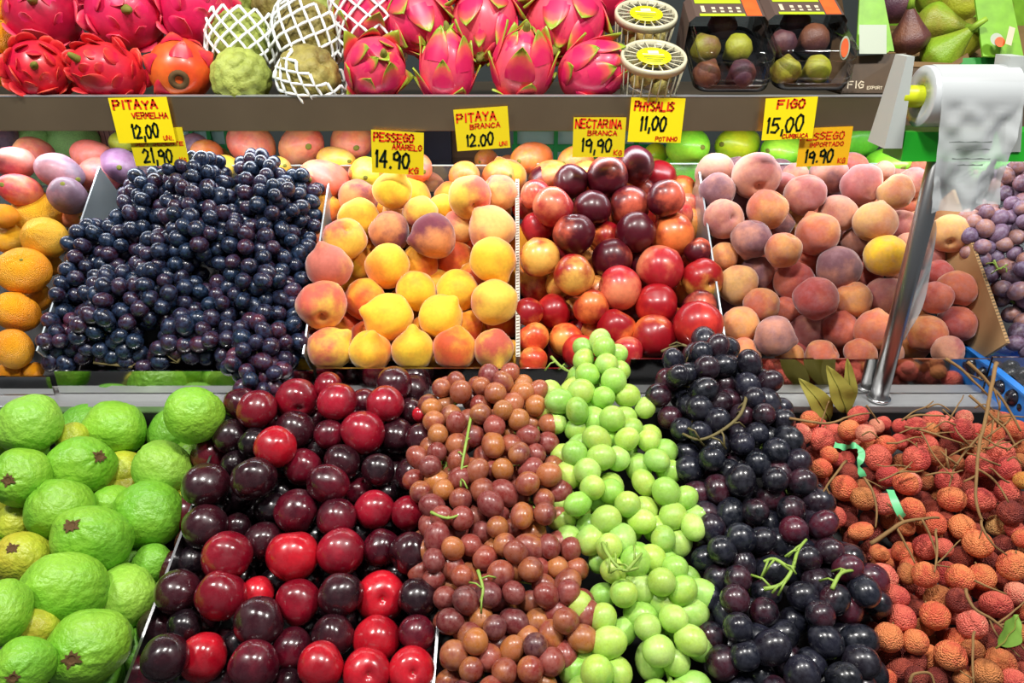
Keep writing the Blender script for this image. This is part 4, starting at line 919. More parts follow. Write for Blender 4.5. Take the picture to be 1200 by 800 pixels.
def foam_net(px, py, D, r_px, h_px, axis, label, n=16, rows=4, taper=0.0, flare=0.0, arc=(0, 2 * PI)):
    D += .04; k = D / F; rad, h = r_px * k, h_px * k; vs_, fs = [], []
    full = arc[1] - arc[0] > 6.2
    for s in range(n + (0 if full else 1)):
        pts = []
        m = rows * 4 + 1
        for i in range(m):
            t = i / (m - 1); tri = abs(((t * rows + 0.5 * (s % 2)) % 1.0) * 2 - 1) * 2 - 1
            ph = arc[0] + (arc[1] - arc[0]) * (s + 0.46 * tri * (1 if s % 2 == 0 else 1)) / n
            z = (t - 0.5) * h; rr = rad * (1 - taper * t + flare * (abs(t - .5) * 2) ** 2 - 0.10 * (abs(t - .5) * 2) ** 3) * (1 + 0.02 * math.sin(5 * ph + z * 90))
            pts.append(Vector((rr * math.cos(ph), rr * math.sin(ph), z)))
        tube_data(pts, 0.0024, 6, vs_, fs)
    o = link('foam_net', mk('foam_net', vs_, fs, FOAM)); o.matrix_basis = Matrix.Translation(at(px, py, D)) @ frame(axis).to_4x4()
    tag(o, label, 'foam net', 'foam nets on the top shelf'); return o
foam_net(284, 48, 1.13, 41, 56, (.05, 1, .1), 'white foam net sleeve around the left custard apple', 26, 3)
foam_net(360, 44, 1.14, 43, 62, (.35, .9, .1), 'white foam net sleeve tilted around the middle custard apple', 26, 3)
foam_net(434, 30, 1.15, 42, 78, (-.05, 1, .15), 'tall white foam net sleeve over a pink pitaya', 24, 4, -.12)
foam_net(366, 94, 1.078, 42, 40, (.55, .6, .5), 'slipped white foam net wrapped around the brownish front custard apple', 20, 3, .1)

# ------------------------------------------------------------------ hand-written price tags
FONT = {'A': ['0,0 .5,1 1,0', '.2,.38 .8,.38'], 'B': ['0,0 0,1 .8,.9 .75,.58 0,.5', '.6,.52 1,.25 .7,0 0,0'], 'C': ['1,.85 .5,1 0,.6 .1,.15 .6,0 1,.2'], 'D': ['0,0 0,1 .6,.95 1,.5 .6,.05 0,0'],
 'E': ['1,1 0,1 0,0 1,0', '0,.5 .8,.5'], 'F': ['0,0 0,1 1,1', '0,.55 .8,.55'], 'G': ['1,.85 .5,1 0,.5 .3,0 .95,.1 1,.5 .55,.5'], 'H': ['0,0 0,1', '1,0 1,1', '0,.5 1,.5'], 'I': ['.5,0 .5,1'], 'i': ['.5,0 .5,.65', '.5,.9 .5,1'],
 'K': ['0,0 0,1', '1,1 0,.45 1,0'], 'L': ['0,1 0,0 1,0'], 'M': ['0,0 .1,1 .5,.4 .9,1 1,0'], 'N': ['0,0 0,1 1,0 1,1'], 'O': ['.5,1 .1,.8 0,.4 .3,0 .75,.05 1,.5 .85,.9 .5,1'], 'P': ['0,0 0,1 .8,1 1,.75 .8,.5 0,.45'],
 'R': ['0,0 0,1 .8,1 1,.75 .8,.5 0,.45', '.5,.47 1,0'], 'S': ['1,.9 .4,1 0,.75 .5,.55 1,.3 .6,0 0,.1'], 'T': ['0,1 1,1', '.5,1 .5,0'], 'U': ['0,1 .05,.2 .5,0 .95,.2 1,1'], 'V': ['0,1 .5,0 1,1'], 'X': ['0,0 1,1', '0,1 1,0'], 'Y': ['0,1 .5,.5 1,1', '.5,.5 .5,0'], 'Z': ['0,1 1,1 0,0 1,0'],
 '0': ['.5,1 .12,.8 0,.4 .3,0 .7,.02 1,.5 .88,.88 .5,1'], '1': ['.3,.8 .55,1 .55,0'], '2': ['0,.75 .4,1 .9,.8 .8,.5 0,0 1,.05'], '4': ['.7,0 .75,1 0,.35 1,.35'], '5': ['1,1 .2,1 .1,.55 .7,.6 1,.3 .6,0 0,.05'], '9': ['1,.75 .6,1 .1,.85 .1,.55 .6,.5 1,.75 .9,0'],
 ',': ['.5,.12 .35,-.25'], '.': ['.4,.0 .55,.06'], "'": ['.5,1 .45,.8'], ' ': []}
def lettering(text, x0, y0, x1, h, th, mat, parent, rnd, z=0.0009, slant=0.1):
    n = sum(0.45 if c in ",.'" else (0.55 if c in 'Ii1' else 1) for c in text); wch = (x1 - x0) / n; vs_, fs = [], []; cx = x0
    for c in text:
        cw = wch * (0.45 if c in ",.'" else (0.55 if c in 'Ii1' else 1)); gw = cw * 0.74; jy = rnd.uniform(-.06, .06) * h; jh = h * rnd.uniform(.92, 1.08)
        for st in FONT[c]:
            pts = [Vector((cx + float(a.split(',')[0]) * gw + slant * float(a.split(',')[1]) * h * .4, y0 + jy + float(a.split(',')[1]) * jh, 0)) for a in st.split()]
            for p, q in zip(pts, pts[1:]):
                d = q - p
                if d.length < 1e-7: continue
                d.normalize(); s = Vector((-d.y, d.x, 0)) * th / 2; e = d * th * 0.35; b = len(vs_)
                vs_ += [p - e - s, q + e - s, q + e + s, p - e + s]; fs.append((b, b + 1, b + 2, b + 3))
        cx += cw
    for v in vs_: v.z = z
    return link('lettering', mk('lettering', vs_, fs, mat, False), parent)
def price_tag(px, py, wpx, hpx, Y, roll, mat, lines, label, seed, yaw=0.0, tilt=0.0):
    rnd = random.Random(seed); c = atY(px, py, Y); D = (c - C0).dot(FW); wd = wpx * D / F; ht = hpx * D / F * 0.99
    nx, ny = 6, 5; vs_, fs = [], []
    for s in (0, 1):
        for j in range(ny + 1):
            for i in range(nx + 1):
                u, v = i / nx - .5, j / ny - .5; vs_.append(Vector((u * wd, v * ht, -0.0003 if s else 0.0003)))
    n = (nx + 1) * (ny + 1)
    for j in range(ny):
        for i in range(nx):
            a = j * (nx + 1) + i; fs.append((a, a + 1, a + nx + 2, a + nx + 1)); fs.append((n + a, n + a + nx + 1, n + a + nx + 2, n + a + 1))
    edge = [i for i in range(nx + 1)] + [j * (nx + 1) + nx for j in range(1, ny + 1)] + [ny * (nx + 1) + i for i in range(nx - 1, -1, -1)] + [j * (nx + 1) for j in range(ny - 1, 0, -1)]
    for a, b in zip(edge, edge[1:] + edge[:1]): fs.append((b, a, n + a, n + b))
    o = link('price_tag', mk('price_tag', vs_, fs, mat, False)); o.location = c
    o.rotation_euler = (PI / 2 + tilt, -roll, yaw); tag(o, label, 'price tag', 'hand-written price tags')
    for (tx, x0, y0, x1, h, th, m) in lines:
        lettering(tx, (x0 - .5) * wd, (y0 - .5) * ht, (x1 - .5) * wd, h * ht, th, m, o, rnd)
T1, T2, T3 = 0.0032, 0.0022, 0.0014
price_tag(167, 141, 68, 52, SY - .006, 0.02, TAGY, [('PiTAYA', .06, .76, .84, .18, .0030, INKR), ('VERMELHA', .34, .55, .97, .12, .0018, INKR), ('12,00', .27, .12, .76, .30, .0030, INKB), ('UNI.', .80, .05, .98, .10, .0012, INKR)], 'yellow price tag reading pitaya vermelha 12,00', 1)
price_tag(186, 172, 64, 44, SY - .002, 0.02, TAGO, [('SEM SEMENTE', .08, .54, .98, .10, .0013, INKR), ('21,90', .18, .10, .74, .36, .0030, INKB), ('KG', .84, .06, .97, .14, .0012, INKR)], 'darker yellow price tag reading sem semente 21,90', 2)
price_tag(466, 179, 61, 50, SY - .01, -0.06, TAGO, [('PESSEGO', .05, .76, .83, .18, .0026, INKR), ('AMARELO', .40, .58, .98, .12, .0018, INKR), ('14.90', .06, .14, .76, .36, .0036, INKB), ('KG', .72, .03, .92, .14, .0020, INKR)], 'yellow price tag reading pessego amarelo 14.90', 3)
price_tag(565, 151, 63, 48, SY - .008, 0.07, TAGO, [('PITAYA', .05, .70, .80, .20, .0026, INKR), ('BRANCA', .28, .52, .86, .11, .0016, INKR), ('12.00', .18, .10, .72, .28, .0028, INKB), ('UNI', .80, .06, .96, .10, .0012, INKR)], 'yellow price tag reading pitaya branca 12.00', 4)
price_tag(702, 161, 61, 46, SY - .008, 0.0, TAGO, [('NECTARINA', .04, .74, .94, .20, .0024, INKR), ('BRANCA', .28, .56, .86, .11, .0016, INKR), ('19,90', .16, .14, .78, .30, .0028, INKB), ('KG', .80, .05, .97, .13, .0014, INKR)], 'yellow price tag reading nectarina branca 19,90', 5)
price_tag(769, 141, 63, 51, SY - .008, -0.02, TAGY, [('PHYSALiS', .08, .72, .82, .18, .0028, INKR), ('11,00', .20, .28, .72, .30, .0032, INKB), ('POTiNHO', .52, .04, .94, .09, .0013, INKR)], 'yellow price tag reading physalis 11,00', 6)
price_tag(925, 139, 60, 48, SY - .012, 0.04, TAGY, [('FIGO', .24, .76, .80, .20, .0028, INKR), ('15,00', .06, .20, .82, .36, .0030, INKB), ('CUMBUCA', .40, .03, .92, .10, .0014, INKR)], 'yellow price tag reading figo 15,00', 7, tilt=0.0)
price_tag(966, 172, 60, 45, SY - .003, 0.04, TAGA, [('PESSEGO', .02, .70, .88, .18, .0018, INKR), ('IMPORTADO', .20, .52, .88, .10, .0013, INKR), ('19.90', .14, .10, .72, .32, .0030, INKB), ('KG', .80, .06, .96, .13, .0014, INKR)], 'amber price tag reading pessego 19.90 behind the figo tag', 8)

# ------------------------------------------------------------------ physalis cups
def lathe(prof, n=40):
    v, f = [], []
    for r, z in prof:
        for i in range(n): a = 2 * PI * i / n; v.append(Vector((r * math.cos(a), r * math.sin(a), z)))
    for j in range(len(prof) - 1):
        for i in range(n): f.append((j * n + i, j * n + (i + 1) % n, (j + 1) * n + (i + 1) % n, (j + 1) * n + i))
    return v, f
LIDM = plain('cloudy_lid_plastic', rgb(205, 200, 170), 0.3, 0, 0, 10, 0.05, 5)
STKM = plain('yellow_round_sticker', rgb(240, 232, 10), 0.4, 0, 0, 10, 0.03, 5)
PRT = plain('grey_print', rgb(130, 140, 60), 0.5); PRW = plain('pale_print', rgb(232, 235, 190), 0.5)
def cup(px, py, D, r_px, axis, label, seed):
    rnd = random.Random(seed); k = D / F; r = r_px * k; M = Matrix.Translation(at(px, py, D)) @ frame(axis).to_4x4()
    c = bpy.data.objects.new('physalis_cup', None); COL.objects.link(c); c.matrix_basis = M; c.empty_display_size = .02; tag(c, label, 'fruit cup', 'physalis cups')
    h = 0.060
    v, f = lathe([(0.0005, -h), (r * .80, -h), (r * .82, -h + .002), (r * .94, -.004)])
    link('cup_wall', mk('cup_wall', v, f, CLEAR), c)
    for i in range(22):                                        # moulded ribs of the cup
        a = 2 * PI * i / 22; q = Vector((math.cos(a), math.sin(a), 0))
        if i == 0: RB = mk('rib', *tube_data([Vector((r * .83, 0, -h + .002)), Vector((r * .945, 0, -.005))], .0009, 5), LIDM)
        link('rib', RB, c, Matrix.Rotation(a, 4, 'Z'))
    v, f = lathe([(r * .90, -.004), (r * .99, -.006), (r * 1.0, .002), (r * .97, .005), (r * .90, .004), (r * .90, -.004)])
    ld = link('lid', mk('lid', v, f, LIDM), c)
    v, f = lathe([(0.0004, .0012), (r * .9, .0012)]); link('lid_window', mk('lid_window', v, f, CLEAR), ld)
    for i in range(18):
        if i == 0: SPK = mk('spoke', *tube_data([Vector((r * .5, 0, .002)), Vector((r * .91, 0, .003))], .0010, 5), LIDM)
        link('spoke', SPK, ld, Matrix.Rotation(2 * PI * i / 18, 4, 'Z'))
    v, f = lathe([(0.0004, .0034), (r * .52, .0034), (r * .525, .0028), (0.0004, .0026)]); st = link('sticker', mk('sticker', v, f, STKM), c)
    vs_, fs = [], []
    for (x0, y0, x1, y1) in ((-.16, .12, .16, .30),):
        b = len(vs_); vs_ += [Vector((x0 * r, y0 * r, .0040)), Vector((x1 * r, y0 * r, .0040)), Vector((x1 * r, y1 * r, .0040)), Vector((x0 * r, y1 * r, .0040))]; fs.append((b, b + 1, b + 2, b + 3))
    b = len(vs_); vs_ += [Vector((-.34 * r, .06 * r, .0040)), Vector((.3 * r, .02 * r, .0040)), Vector((.3 * r, .07 * r, .0040)), Vector((-.34 * r, .11 * r, .0040))]; fs.append((b, b + 1, b + 2, b + 3))
    link('print', mk('print', vs_, fs, PRW, False), st)
    vs_, fs = [], []
    for q in range(3):
        y = (-.10 - q * .11) * r; x = (.32 - q * .07) * r; b = len(vs_); vs_ += [Vector((-x, y, .0040)), Vector((x, y - .02 * r, .0040)), Vector((x, y + .02 * r, .0040)), Vector((-x, y + .04 * r, .0040))]; fs.append((b, b + 1, b + 2, b + 3))
    link('print', mk('print', vs_, fs, PRT, False), st)
    n = 0; pts = []
    for q in range(400):
        z = rnd.uniform(-h + .018, -.016); a = rnd.uniform(0, 6.28); rr = math.sqrt(rnd.random()) * (r * .8 - .014); p = Vector((rr * math.cos(a), rr * math.sin(a), z))
        if all((p - s).length > .021 for s in pts): pts.append(p)
        if len(pts) > 15: break
    pts.sort(key=lambda p: -(M @ p).z)
    for i, p in enumerate(pts):
        o = link('physalis', mesh_drupe('husk', i % 3)); o.matrix_basis = M @ Matrix.Translation(p) @ Matrix.Rotation(rnd.uniform(0, 6), 4, (rnd.uniform(-1, 1), rnd.uniform(-1, 1), rnd.uniform(-1, 1))) @ Matrix.Scale(.0125, 4)
        cc = rnd.choice([rgb(186, 160, 80), rgb(206, 160, 70), rgb(160, 150, 76), rgb(196, 184, 110)]); o.color = (*cc, 1); o['blush'] = [x * .8 for x in cc]; o['amount'] = .5
        tag(o, f"papery physalis husk {ORD[i]} from the top inside the " + label.replace('clear ', '').split(' with')[0], 'physalis', 'physalis in the ' + label.split(' with')[0])
cup(766, 68, 1.07, 39, (0.02, .66, .75), 'lower clear physalis cup with yellow round sticker at the shelf front', 1)
cup(757, 18, 1.13, 37, (0.02, .66, .75), 'upper clear physalis cup with yellow round sticker behind the other', 2)

# ------------------------------------------------------------------ clear fig boxes
BLKP = plain('black_tray_plastic', (0.012, 0.012, 0.014), 0.25)
SLEV = plain('sleeve_brown', rgb(92, 74, 66), 0.5); SLEO = plain('sleeve_orange', rgb(240, 96, 40), 0.5, 0, 0, 10, 0.3, 60); SLEG = plain('sleeve_green', rgb(176, 196, 34), 0.5, 0, 0, 10, 0.25, 30); SLEC = plain('sleeve_cream', rgb(210, 196, 168), 0.5)
def rbox(wd, ln, ht, rad, n=6, z0=0.0, inset=0.0):
    """rounded-rectangle walls from z0 to ht, closed on top"""
    prof = []
    for cx, cy, a0 in ((1, 1, 0), (-1, 1, 90), (-1, -1, 180), (1, -1, 270)):
        for i in range(n + 1):
            a = math.radians(a0 + 90 * i / n); prof.append((cx * (wd / 2 - rad) + rad * math.cos(a), cy * (ln / 2 - rad) + rad * math.sin(a)))
    m = len(prof); v, f = [], []
    lv = [(1.0, z0), (1.0 - inset * .3, z0 + (ht - z0) * .6), (1 - inset * .6, z0 + (ht - z0) * .9), (1 - inset * 1.2 - .04, ht)]
    for s, z in lv:
        for x, y in prof: v.append(Vector((x * s, y * s, z)))
    for j in range(len(lv) - 1):
        for i in range(m): f.append((j * m + i, j * m + (i + 1) % m, (j + 1) * m + (i + 1) % m, (j + 1) * m + i))
    f.append(tuple((len(lv) - 1) * m + i for i in range(m)))
    return v, f
FC = {'n': (rgb(120, 74, 50), rgb(86, 48, 50), .55), 'g': (rgb(150, 150, 44), rgb(120, 84, 50), .5), 'p': (rgb(110, 66, 62), rgb(76, 44, 58), .55), 'y': (rgb(168, 176, 40), rgb(140, 130, 50), .45), 'G': (rgb(124, 160, 30), rgb(150, 140, 50), .42)}
def fig_box(px, py, D, figs, label, which):
    M3 = frame((0.0, .62, .78)); k = D / F; base = at(px, py, D); M = Matrix.Translation(base) @ M3.to_4x4()
    c = bpy.data.objects.new('fig_box', None); COL.objects.link(c); c.matrix_basis = M; c.empty_display_size = .02; tag(c, label, 'fruit box', 'clear fig boxes')
    wd, ln = 0.112, 0.165
    v, f = rbox(wd, ln, -.002, .018, z0=.022, inset=.0); v = [Vector((q.x, q.y, .02 - q.z if False else q.z)) for q in v]
    v, f = rbox(wd, ln, -.012, .02, z0=.002, inset=.04); link('tray', mk('tray', v, f, BLKP), c)
    v, f = rbox(wd * 1.01, ln * 1.01, .050, .022, z0=.002, inset=.07); ld = link('lid', mk('lid', v, f, CLEAR), c)
    for z, s in ((.003, 1.03), (.010, 1.015), (.036, .97)):
        v, f = rbox(wd, ln, .02, .022); n_ = len(v) // 4; loop = [Vector((q.x * s, q.y * s, z)) for q in v[:n_]]
        link('moulded_rim', mk('moulded_rim', *tube_data(loop + [loop[0]], .0009, 5), CLEAR), ld)
    # printed sleeve across the far half
    y0 = .012
    sl = link('sleeve', mk('sleeve', *(lambda vf: vf)(([Vector((sx * (wd / 2 + .003), y, z)) for y in (y0, ln / 2 - .01) for sx, z in ((-1, -.02), (-1, .046), (-.86, .055), (.86, .055), (1, .046), (1, -.02))], [(i, i + 1, i + 7, i + 6) for i in range(5)])), SLEV, False), c)
    def patch(mat, x0, x1, a, b, z=.0556, nm='print', curve=0.0):
        n_ = 10; vs_, fs = [], []
        for i in range(n_ + 1):
            t = i / n_; x = (x0 + (x1 - x0) * t) * wd; cy = curve * (1 - (2 * t - 1) ** 2)
            vs_ += [Vector((x, y0 + (a + cy) * .06, z)), Vector((x, y0 + b * .06, z))]
        fs = [(2 * i, 2 * i + 2, 2 * i + 3, 2 * i + 1) for i in range(n_)]
        link(nm, mk('print', vs_, fs, mat, False), sl)
    patch(SLEO, .22, .42, .02, .95); patch(SLEG, -.40, .20, .0, .12, .0558); patch(SLEG, -.42, .2, .62, .95, .0557)
    patch(SLEC, -.36, -.31, .2, .5, .0559)
    for q in range(4):
        patch(SLEC, -.22 + q * .11, -.17 + q * .11, .18, .26, .0559); patch(SLEC, -.22 + q * .11, -.17 + q * .11, .32, .44, .0559)
    for i, (x, y, r, cc, lb) in enumerate(figs):
        up_ = -(y - py) * k; Df = D - (.020 - .62 * up_) / .78; kk = Df / F
        o = place('fig', mesh_drupe('fig', i % 3), at(x, y, Df), r * kk * .95, r * kk * .95, (R.uniform(-.6, .6), -.3 if i % 2 else .4, -.5), i); col, bl, am = FC[cc]
        o.color = (*col, 1); o['blush'] = list(bl); o['amount'] = am; tag(o, lb, 'fig', 'figs in clear boxes')
fig_box(848, 65, 1.125, [(826, 56, 19, 'g', 'green-brown fig upper left in the left clear box'), (864, 57, 18, 'y', 'yellow-green fig upper right in the left clear box'), (829, 86, 18, 'n', 'brown fig lower left in the left clear box'), (868, 87, 18, 'p', 'purple fig lower right in the left clear box'), (847, 28, 18, 'p', 'dark fig under the sleeve of the left clear box')],
        'clear fig box with printed sleeve next to the physalis cups', 0)
fig_box(938, 63, 1.125, [(916, 50, 18, 'p', 'purple fig upper left in the right clear box'), (952, 47, 20, 'n', 'brown fig upper right in the right clear box'), (921, 82, 19, 'g', 'green-red fig lower left in the right clear box'), (956, 82, 18, 'y', 'yellow-brown fig lower right in the right clear box'), (932, 24, 18, 'p', 'dark fig under the sleeve of the right clear box')],
        'clear fig box with printed sleeve left of the fig carton', 1)

# ------------------------------------------------------------------ fig carton with loose figs
CBR = plain('carton_dark_print', rgb(72, 52, 28), 0.55, 0, 0.05, 30, 0.5, 40); CGR = plain('carton_green_print', rgb(118, 172, 40), 0.5, 0, 0.02, 30, 0.4, 45); CGD = plain('carton_deep_green', rgb(40, 130, 50), 0.5)
CBI = plain('carton_inside', rgb(120, 92, 56), 0.8); STW = plain('white_sticker', rgb(168, 178, 158), 0.5, 0, 0, 10, 0.04)
car = empty('fig_carton', at(1085, 60, 1.16)); tag(car, 'printed fig carton open at the front with green flap', 'carton')
def sheet(name, mat, corners, parent, th=0.003):
    """thin board from four world corners given as (px, py, Y)"""
    c = [atY(*q) for q in corners]; n = (c[1] - c[0]).cross(c[3] - c[0]).normalized() * th
    return hexa(name, mat, [p - n for p in c] + c, parent)
sheet('front_board', CBR, [(986, 109, 1.145), (1066, 109, 1.145), (1062, 62, 1.165), (996, 66, 1.165)], car)
sheet('side_board', CBR, [(968, 104, 1.15), (986, 109, 1.146), (997, 66, 1.165), (984, -20, 1.30)], car)
sheet('green_flap', CGR, [(1004, 58, 1.168), (1048, 60, 1.168), (1034, -12, 1.21), (1008, -12, 1.21)], car)
sheet('tray_edge', CBI, [(1066, 78, 1.166), (1122, 80, 1.166), (1122, 74, 1.17), (1068, 72, 1.17)], car, .004)
sheet('tray_edge', CBI, [(1116, 80, 1.166), (1136, 68, 1.19), (1134, 62, 1.194), (1116, 74, 1.17)], car, .004)
sheet('front_board', CGD, [(1120, 82, 1.172), (1195, 84, 1.172), (1195, 66, 1.185), (1124, 68, 1.185)], car)
sheet('lower_board', CBR, [(1062, 112, 1.15), (1200, 112, 1.15), (1200, 80, 1.17), (1062, 80, 1.165)], car)
flp = sheet('green_flap', CGR, [(1152, 66, 1.17), (1200, 68, 1.17), (1183, -14, 1.23), (1141, -14, 1.23)], car)
sheet('floor_board', CBI, [(1040, 84, 1.18), (1215, 84, 1.18), (1215, 30, 1.42), (1040, 30, 1.42)], car)
sheet('back_board', CGR, [(1040, 40, 1.42), (1230, 40, 1.42), (1230, -60, 1.42), (1040, -60, 1.42)], car)
def sticker(mat, px, py, Y, w_, h_, tilt, parent, name='sticker', disc=False, roll=0.0):
    p = atY(px, py, Y); D = (p - C0).dot(FW); w_, h_ = w_ * D / F / 2, h_ * D / F / 2
    if disc: v = [Vector((w_ * math.cos(2 * PI * i / 20), h_ * math.sin(2 * PI * i / 20), 0)) for i in range(20)]; f = [tuple(range(20))]
    else: v = [Vector((-w_, -h_, 0)), Vector((w_, -h_, 0)), Vector((w_, h_, 0)), Vector((-w_, h_, 0))]; f = [(0, 1, 2, 3)]
    o = link(name, mk(name, v, f, mat, False), parent); o.location = p - parent.location; o.rotation_euler = (PI / 2 - tilt, -roll, 0); return o
sticker(STW, 1023, 46, 1.160, 32, 34, .45, car); sticker(SLEO, 1024, 58, 1.156, 14, 7, .45, car, 'print'); sticker(CGR, 1038, 54, 1.157, 12, 16, .45, car, 'print', True)
sticker(STW, 990, 56, 1.142, 12, 26, .2, car, 'print', True); sticker(SLEO, 990, 56, 1.140, 9, 21, .2, car, 'print', True)
sticker(STW, 1168, 46, 1.166, 15, 15, .5, car, 'print', True); sticker(SLEO, 1172, 49, 1.163, 12, 12, .5, car, 'print', True); sticker(SLEC, 1184, 42, 1.162, 8, 22, .5, car, 'print', False, -.3)
lt = bpy.data.objects.new('lettering_board', None)
q = atY(1004, 100, 1.134); rndl = random.Random(5)
lo = lettering('FIG', -.013, -.004, .012, .009, .0016, SLEC, car, rndl, 0.0); lo.location = q - car.location; lo.rotation_euler = (PI / 2 - .35, 0, 0)
q = atY(1017, 101, 1.134); lo = lettering('EXPORT', -.001, -.004, .022, .004, .0008, SLEC, car, rndl, 0.0); lo.location = q - car.location; lo.rotation_euler = (PI / 2 - .35, 0, 0)
STK = mk('fig_stalk', *tube_data([Vector((0, 0, 1.35)), Vector((.05, 0, 1.75)), Vector((.18, 0, 2.05))], [.20, .15, .13], 8), plain('fig_stalk_green', rgb(140, 176, 50), .5))
for i, (x, y, r, D, cc, ax, lb) in enumerate([(1066, 42, 24, 1.13, 'n', (-.15, 1, .2), 'purple-sided fig with upright neck beside the green flap'), (1106, 62, 27, 1.13, 'G', (.65, .7, .2), 'large yellow-green fig lying at the carton front'),
    (1098, 28, 26, 1.17, 'G', (.85, -.1, .3), 'green fig lying sideways behind the front fig'), (1140, 42, 22, 1.16, 'y', (-.25, -.95, .3), 'green fig with neck hanging down at the carton corner'),
    (1128, 4, 26, 1.21, 'y', (.7, .2, -.5), 'yellowish fig at the top edge in the carton'), (1050, 6, 22, 1.21, 'p', (.2, .6, -.5), 'dark fig behind the green carton flap'), (1090, -8, 24, 1.23, 'G', (-.6, .3, .3), 'green fig at the top edge with long stalk'), (1168, 8, 20, 1.25, 'G', (.2, .4, -.6), 'green fig behind the right carton flap')]):
    k = D / F; o = place('fig', mesh_drupe('fig', i % 3), at(x, y, D), r * k * .92, r * k * .92, ax, i); col, bl, am = FC[cc]; o.color = (*col, 1); o['blush'] = list(bl); o['amount'] = am
    tag(o, lb, 'fig', 'loose figs in the carton'); link('fig_stalk', STK, o)

# ------------------------------------------------------------------ steel pole and bag roll holder
PX = 0.512; PYY = 0.894
pole = empty('steel_pole', (PX, PYY, CZ - .525)); tag(pole, 'round steel pole standing on the ledge in front of the pink peaches', 'pole')
def cyl(name, mat, r, h, parent, loc=(0, 0, 0), n=28):
    v, f = lathe([(0.0003, 0), (r * .92, 0), (r, .001), (r, h - .001), (r * .92, h), (0.0003, h)], n); o = link(name, mk(name, v, f, mat), parent); o.location = loc; return o
ztop = atY(1096, 188, PYY).z
cyl('tube', plain('pole_steel', (0.42, 0.42, 0.42), 0.3, 1.0, 0.04, 60, 0.1, 4), .0118, ztop - (CZ - .525), pole); cyl('foot_collar', STEEL, .016, .004, pole)
hold = empty('bag_roll_holder', (PX + .05, PYY, ztop)); tag(hold, 'white and green bag roll holder mounted on the steel pole', 'holder')
def hx(name, mat, pts):
    return hexa(name, mat, pts, hold)
HY = PYY - .01
def upright(px_t0, px_t1, py_t, px_b0, px_b1, py_b, Y):
    a, b = atY(px_t0, py_t, Y), atY(px_t1, py_t, Y); c, d = atY(px_b0, py_b, Y), atY(px_b1, py_b, Y); dy = Vector((0, .028, 0))
    return hx('upright', WPLAS, [c, d, d + dy * 1.6, c + dy * 1.6, a, b, b + dy, a + dy])
upright(1063, 1072, 66, 1036, 1057, 174, HY); upright(1184, 1203, 66, 1177, 1196, 178, HY)
a = atY(1050, 150, HY + .03); b = atY(1205, 150, HY + .03); c = atY(1050, 183, HY + .03)
hx('base_bar', GPLAS, [Vector((a.x, HY + .0, c.z)), Vector((b.x, HY + .0, c.z)), Vector((b.x, HY + .05, c.z)), Vector((a.x, HY + .05, c.z)), Vector((a.x, HY + .005, a.z)), Vector((b.x, HY + .005, b.z)), Vector((b.x, HY + .05, b.z)), Vector((a.x, HY + .05, a.z))])
RC0 = atY(1078, 113, HY + .012); RC1 = Vector((atY(1176, 113, HY + .012).x, RC0.y, RC0.z)); rr = 34.5 * (RC0 - C0).dot(FW) / F
def cylx(name, mat, x0, x1, r, parent, y, z, inner=None, n=36):
    v, f = [], []
    prof = [(x0, inner or 0.0003), (x0, r * .97), (x0 + .001, r), (x1 - .001, r), (x1, r * .97), (x1, inner or 0.0003)]
    for x, q in prof:
        for i in range(n): an = 2 * PI * i / n; v.append(Vector((x, q * math.cos(an), q * math.sin(an))))
    for j in range(len(prof) - 1):
        for i in range(n): f.append((j * n + i, (j + 1) * n + i, (j + 1) * n + (i + 1) % n, j * n + (i + 1) % n))
    if inner:
        j = len(prof) - 1
        for i in range(n): f.append((j * n + i, i, (i + 1) % n, j * n + (i + 1) % n))
    o = link(name, mk(name, v, f, mat), parent); o.location = Vector((0, y, z)) - (parent.location if parent else Vector()); return o
xl = atY(1054, 113, RC0.y).x; xr = atY(1188, 113, RC0.y).x
cylx('axle', YPLAS, xl, xr, .0125, hold, RC0.y, RC0.z)
roll = empty('bag_roll', Vector((RC0.x, RC0.y, RC0.z - rr))); tag(roll, 'roll of thin white plastic bags with one bag hanging down', 'bag roll')
ROLLM = plain('rolled_film', (0.56, 0.59, 0.61), 0.22, 0, 0.08, 30, 0.04, 6, 0.3, aniso=(60, 3, 3))
cylx('film_roll', ROLLM, RC0.x, RC1.x, rr, roll, RC0.y, RC0.z, .0135)
# hanging bag: leaves the front of the roll and drops down
nu, nv = 22, 34; vs_, fs = [], []
zend = atY(1135, 236, RC0.y - rr).z
for j in range(nv + 1):
    t = j / nv
    for i in range(nu + 1):
        u = i / nu; x = RC0.x + .006 + (RC1.x - RC0.x - .004) * u
        lead = 0.55 * (1 - u)                                   # torn start of the strip runs obliquely over the roll
        if t < 0.22:
            an = math.radians(75 + (105) * (t / 0.22)); an = an + lead * (t / .22) * .0
            y = RC0.y + (rr + .0008) * math.cos(an); z = RC0.z + (rr + .0008) * math.sin(an)
        else:
            s = (t - .22) / .78; y = RC0.y - rr - .0008 - .012 * s + .004 * math.sin(9 * u + 7 * s) * s + .006 * math.sin(3 * u * PI) * s; z = RC0.z + (zend - RC0.z) * s - .012 * (1 - u) * s
        x += .004 * math.sin(6 * t) * t + .022 * max(0, t - .22) * (1 - u)
        w_ = .0016 * noise.noise(Vector((u * 6, t * 9, 2))) * (t > .25)
        vs_.append(Vector((x, y + w_ * 2.5, z)) - roll.location)
for j in range(nv):
    for i in range(nu): b = j * (nu + 1) + i; fs.append((b, b + 1, b + nu + 2, b + nu + 1))
bag = link('hanging_bag', mk('hanging_bag', vs_, fs, FILM), roll)
INKG = plain('faint_grey_print', rgb(120, 128, 124), .6)
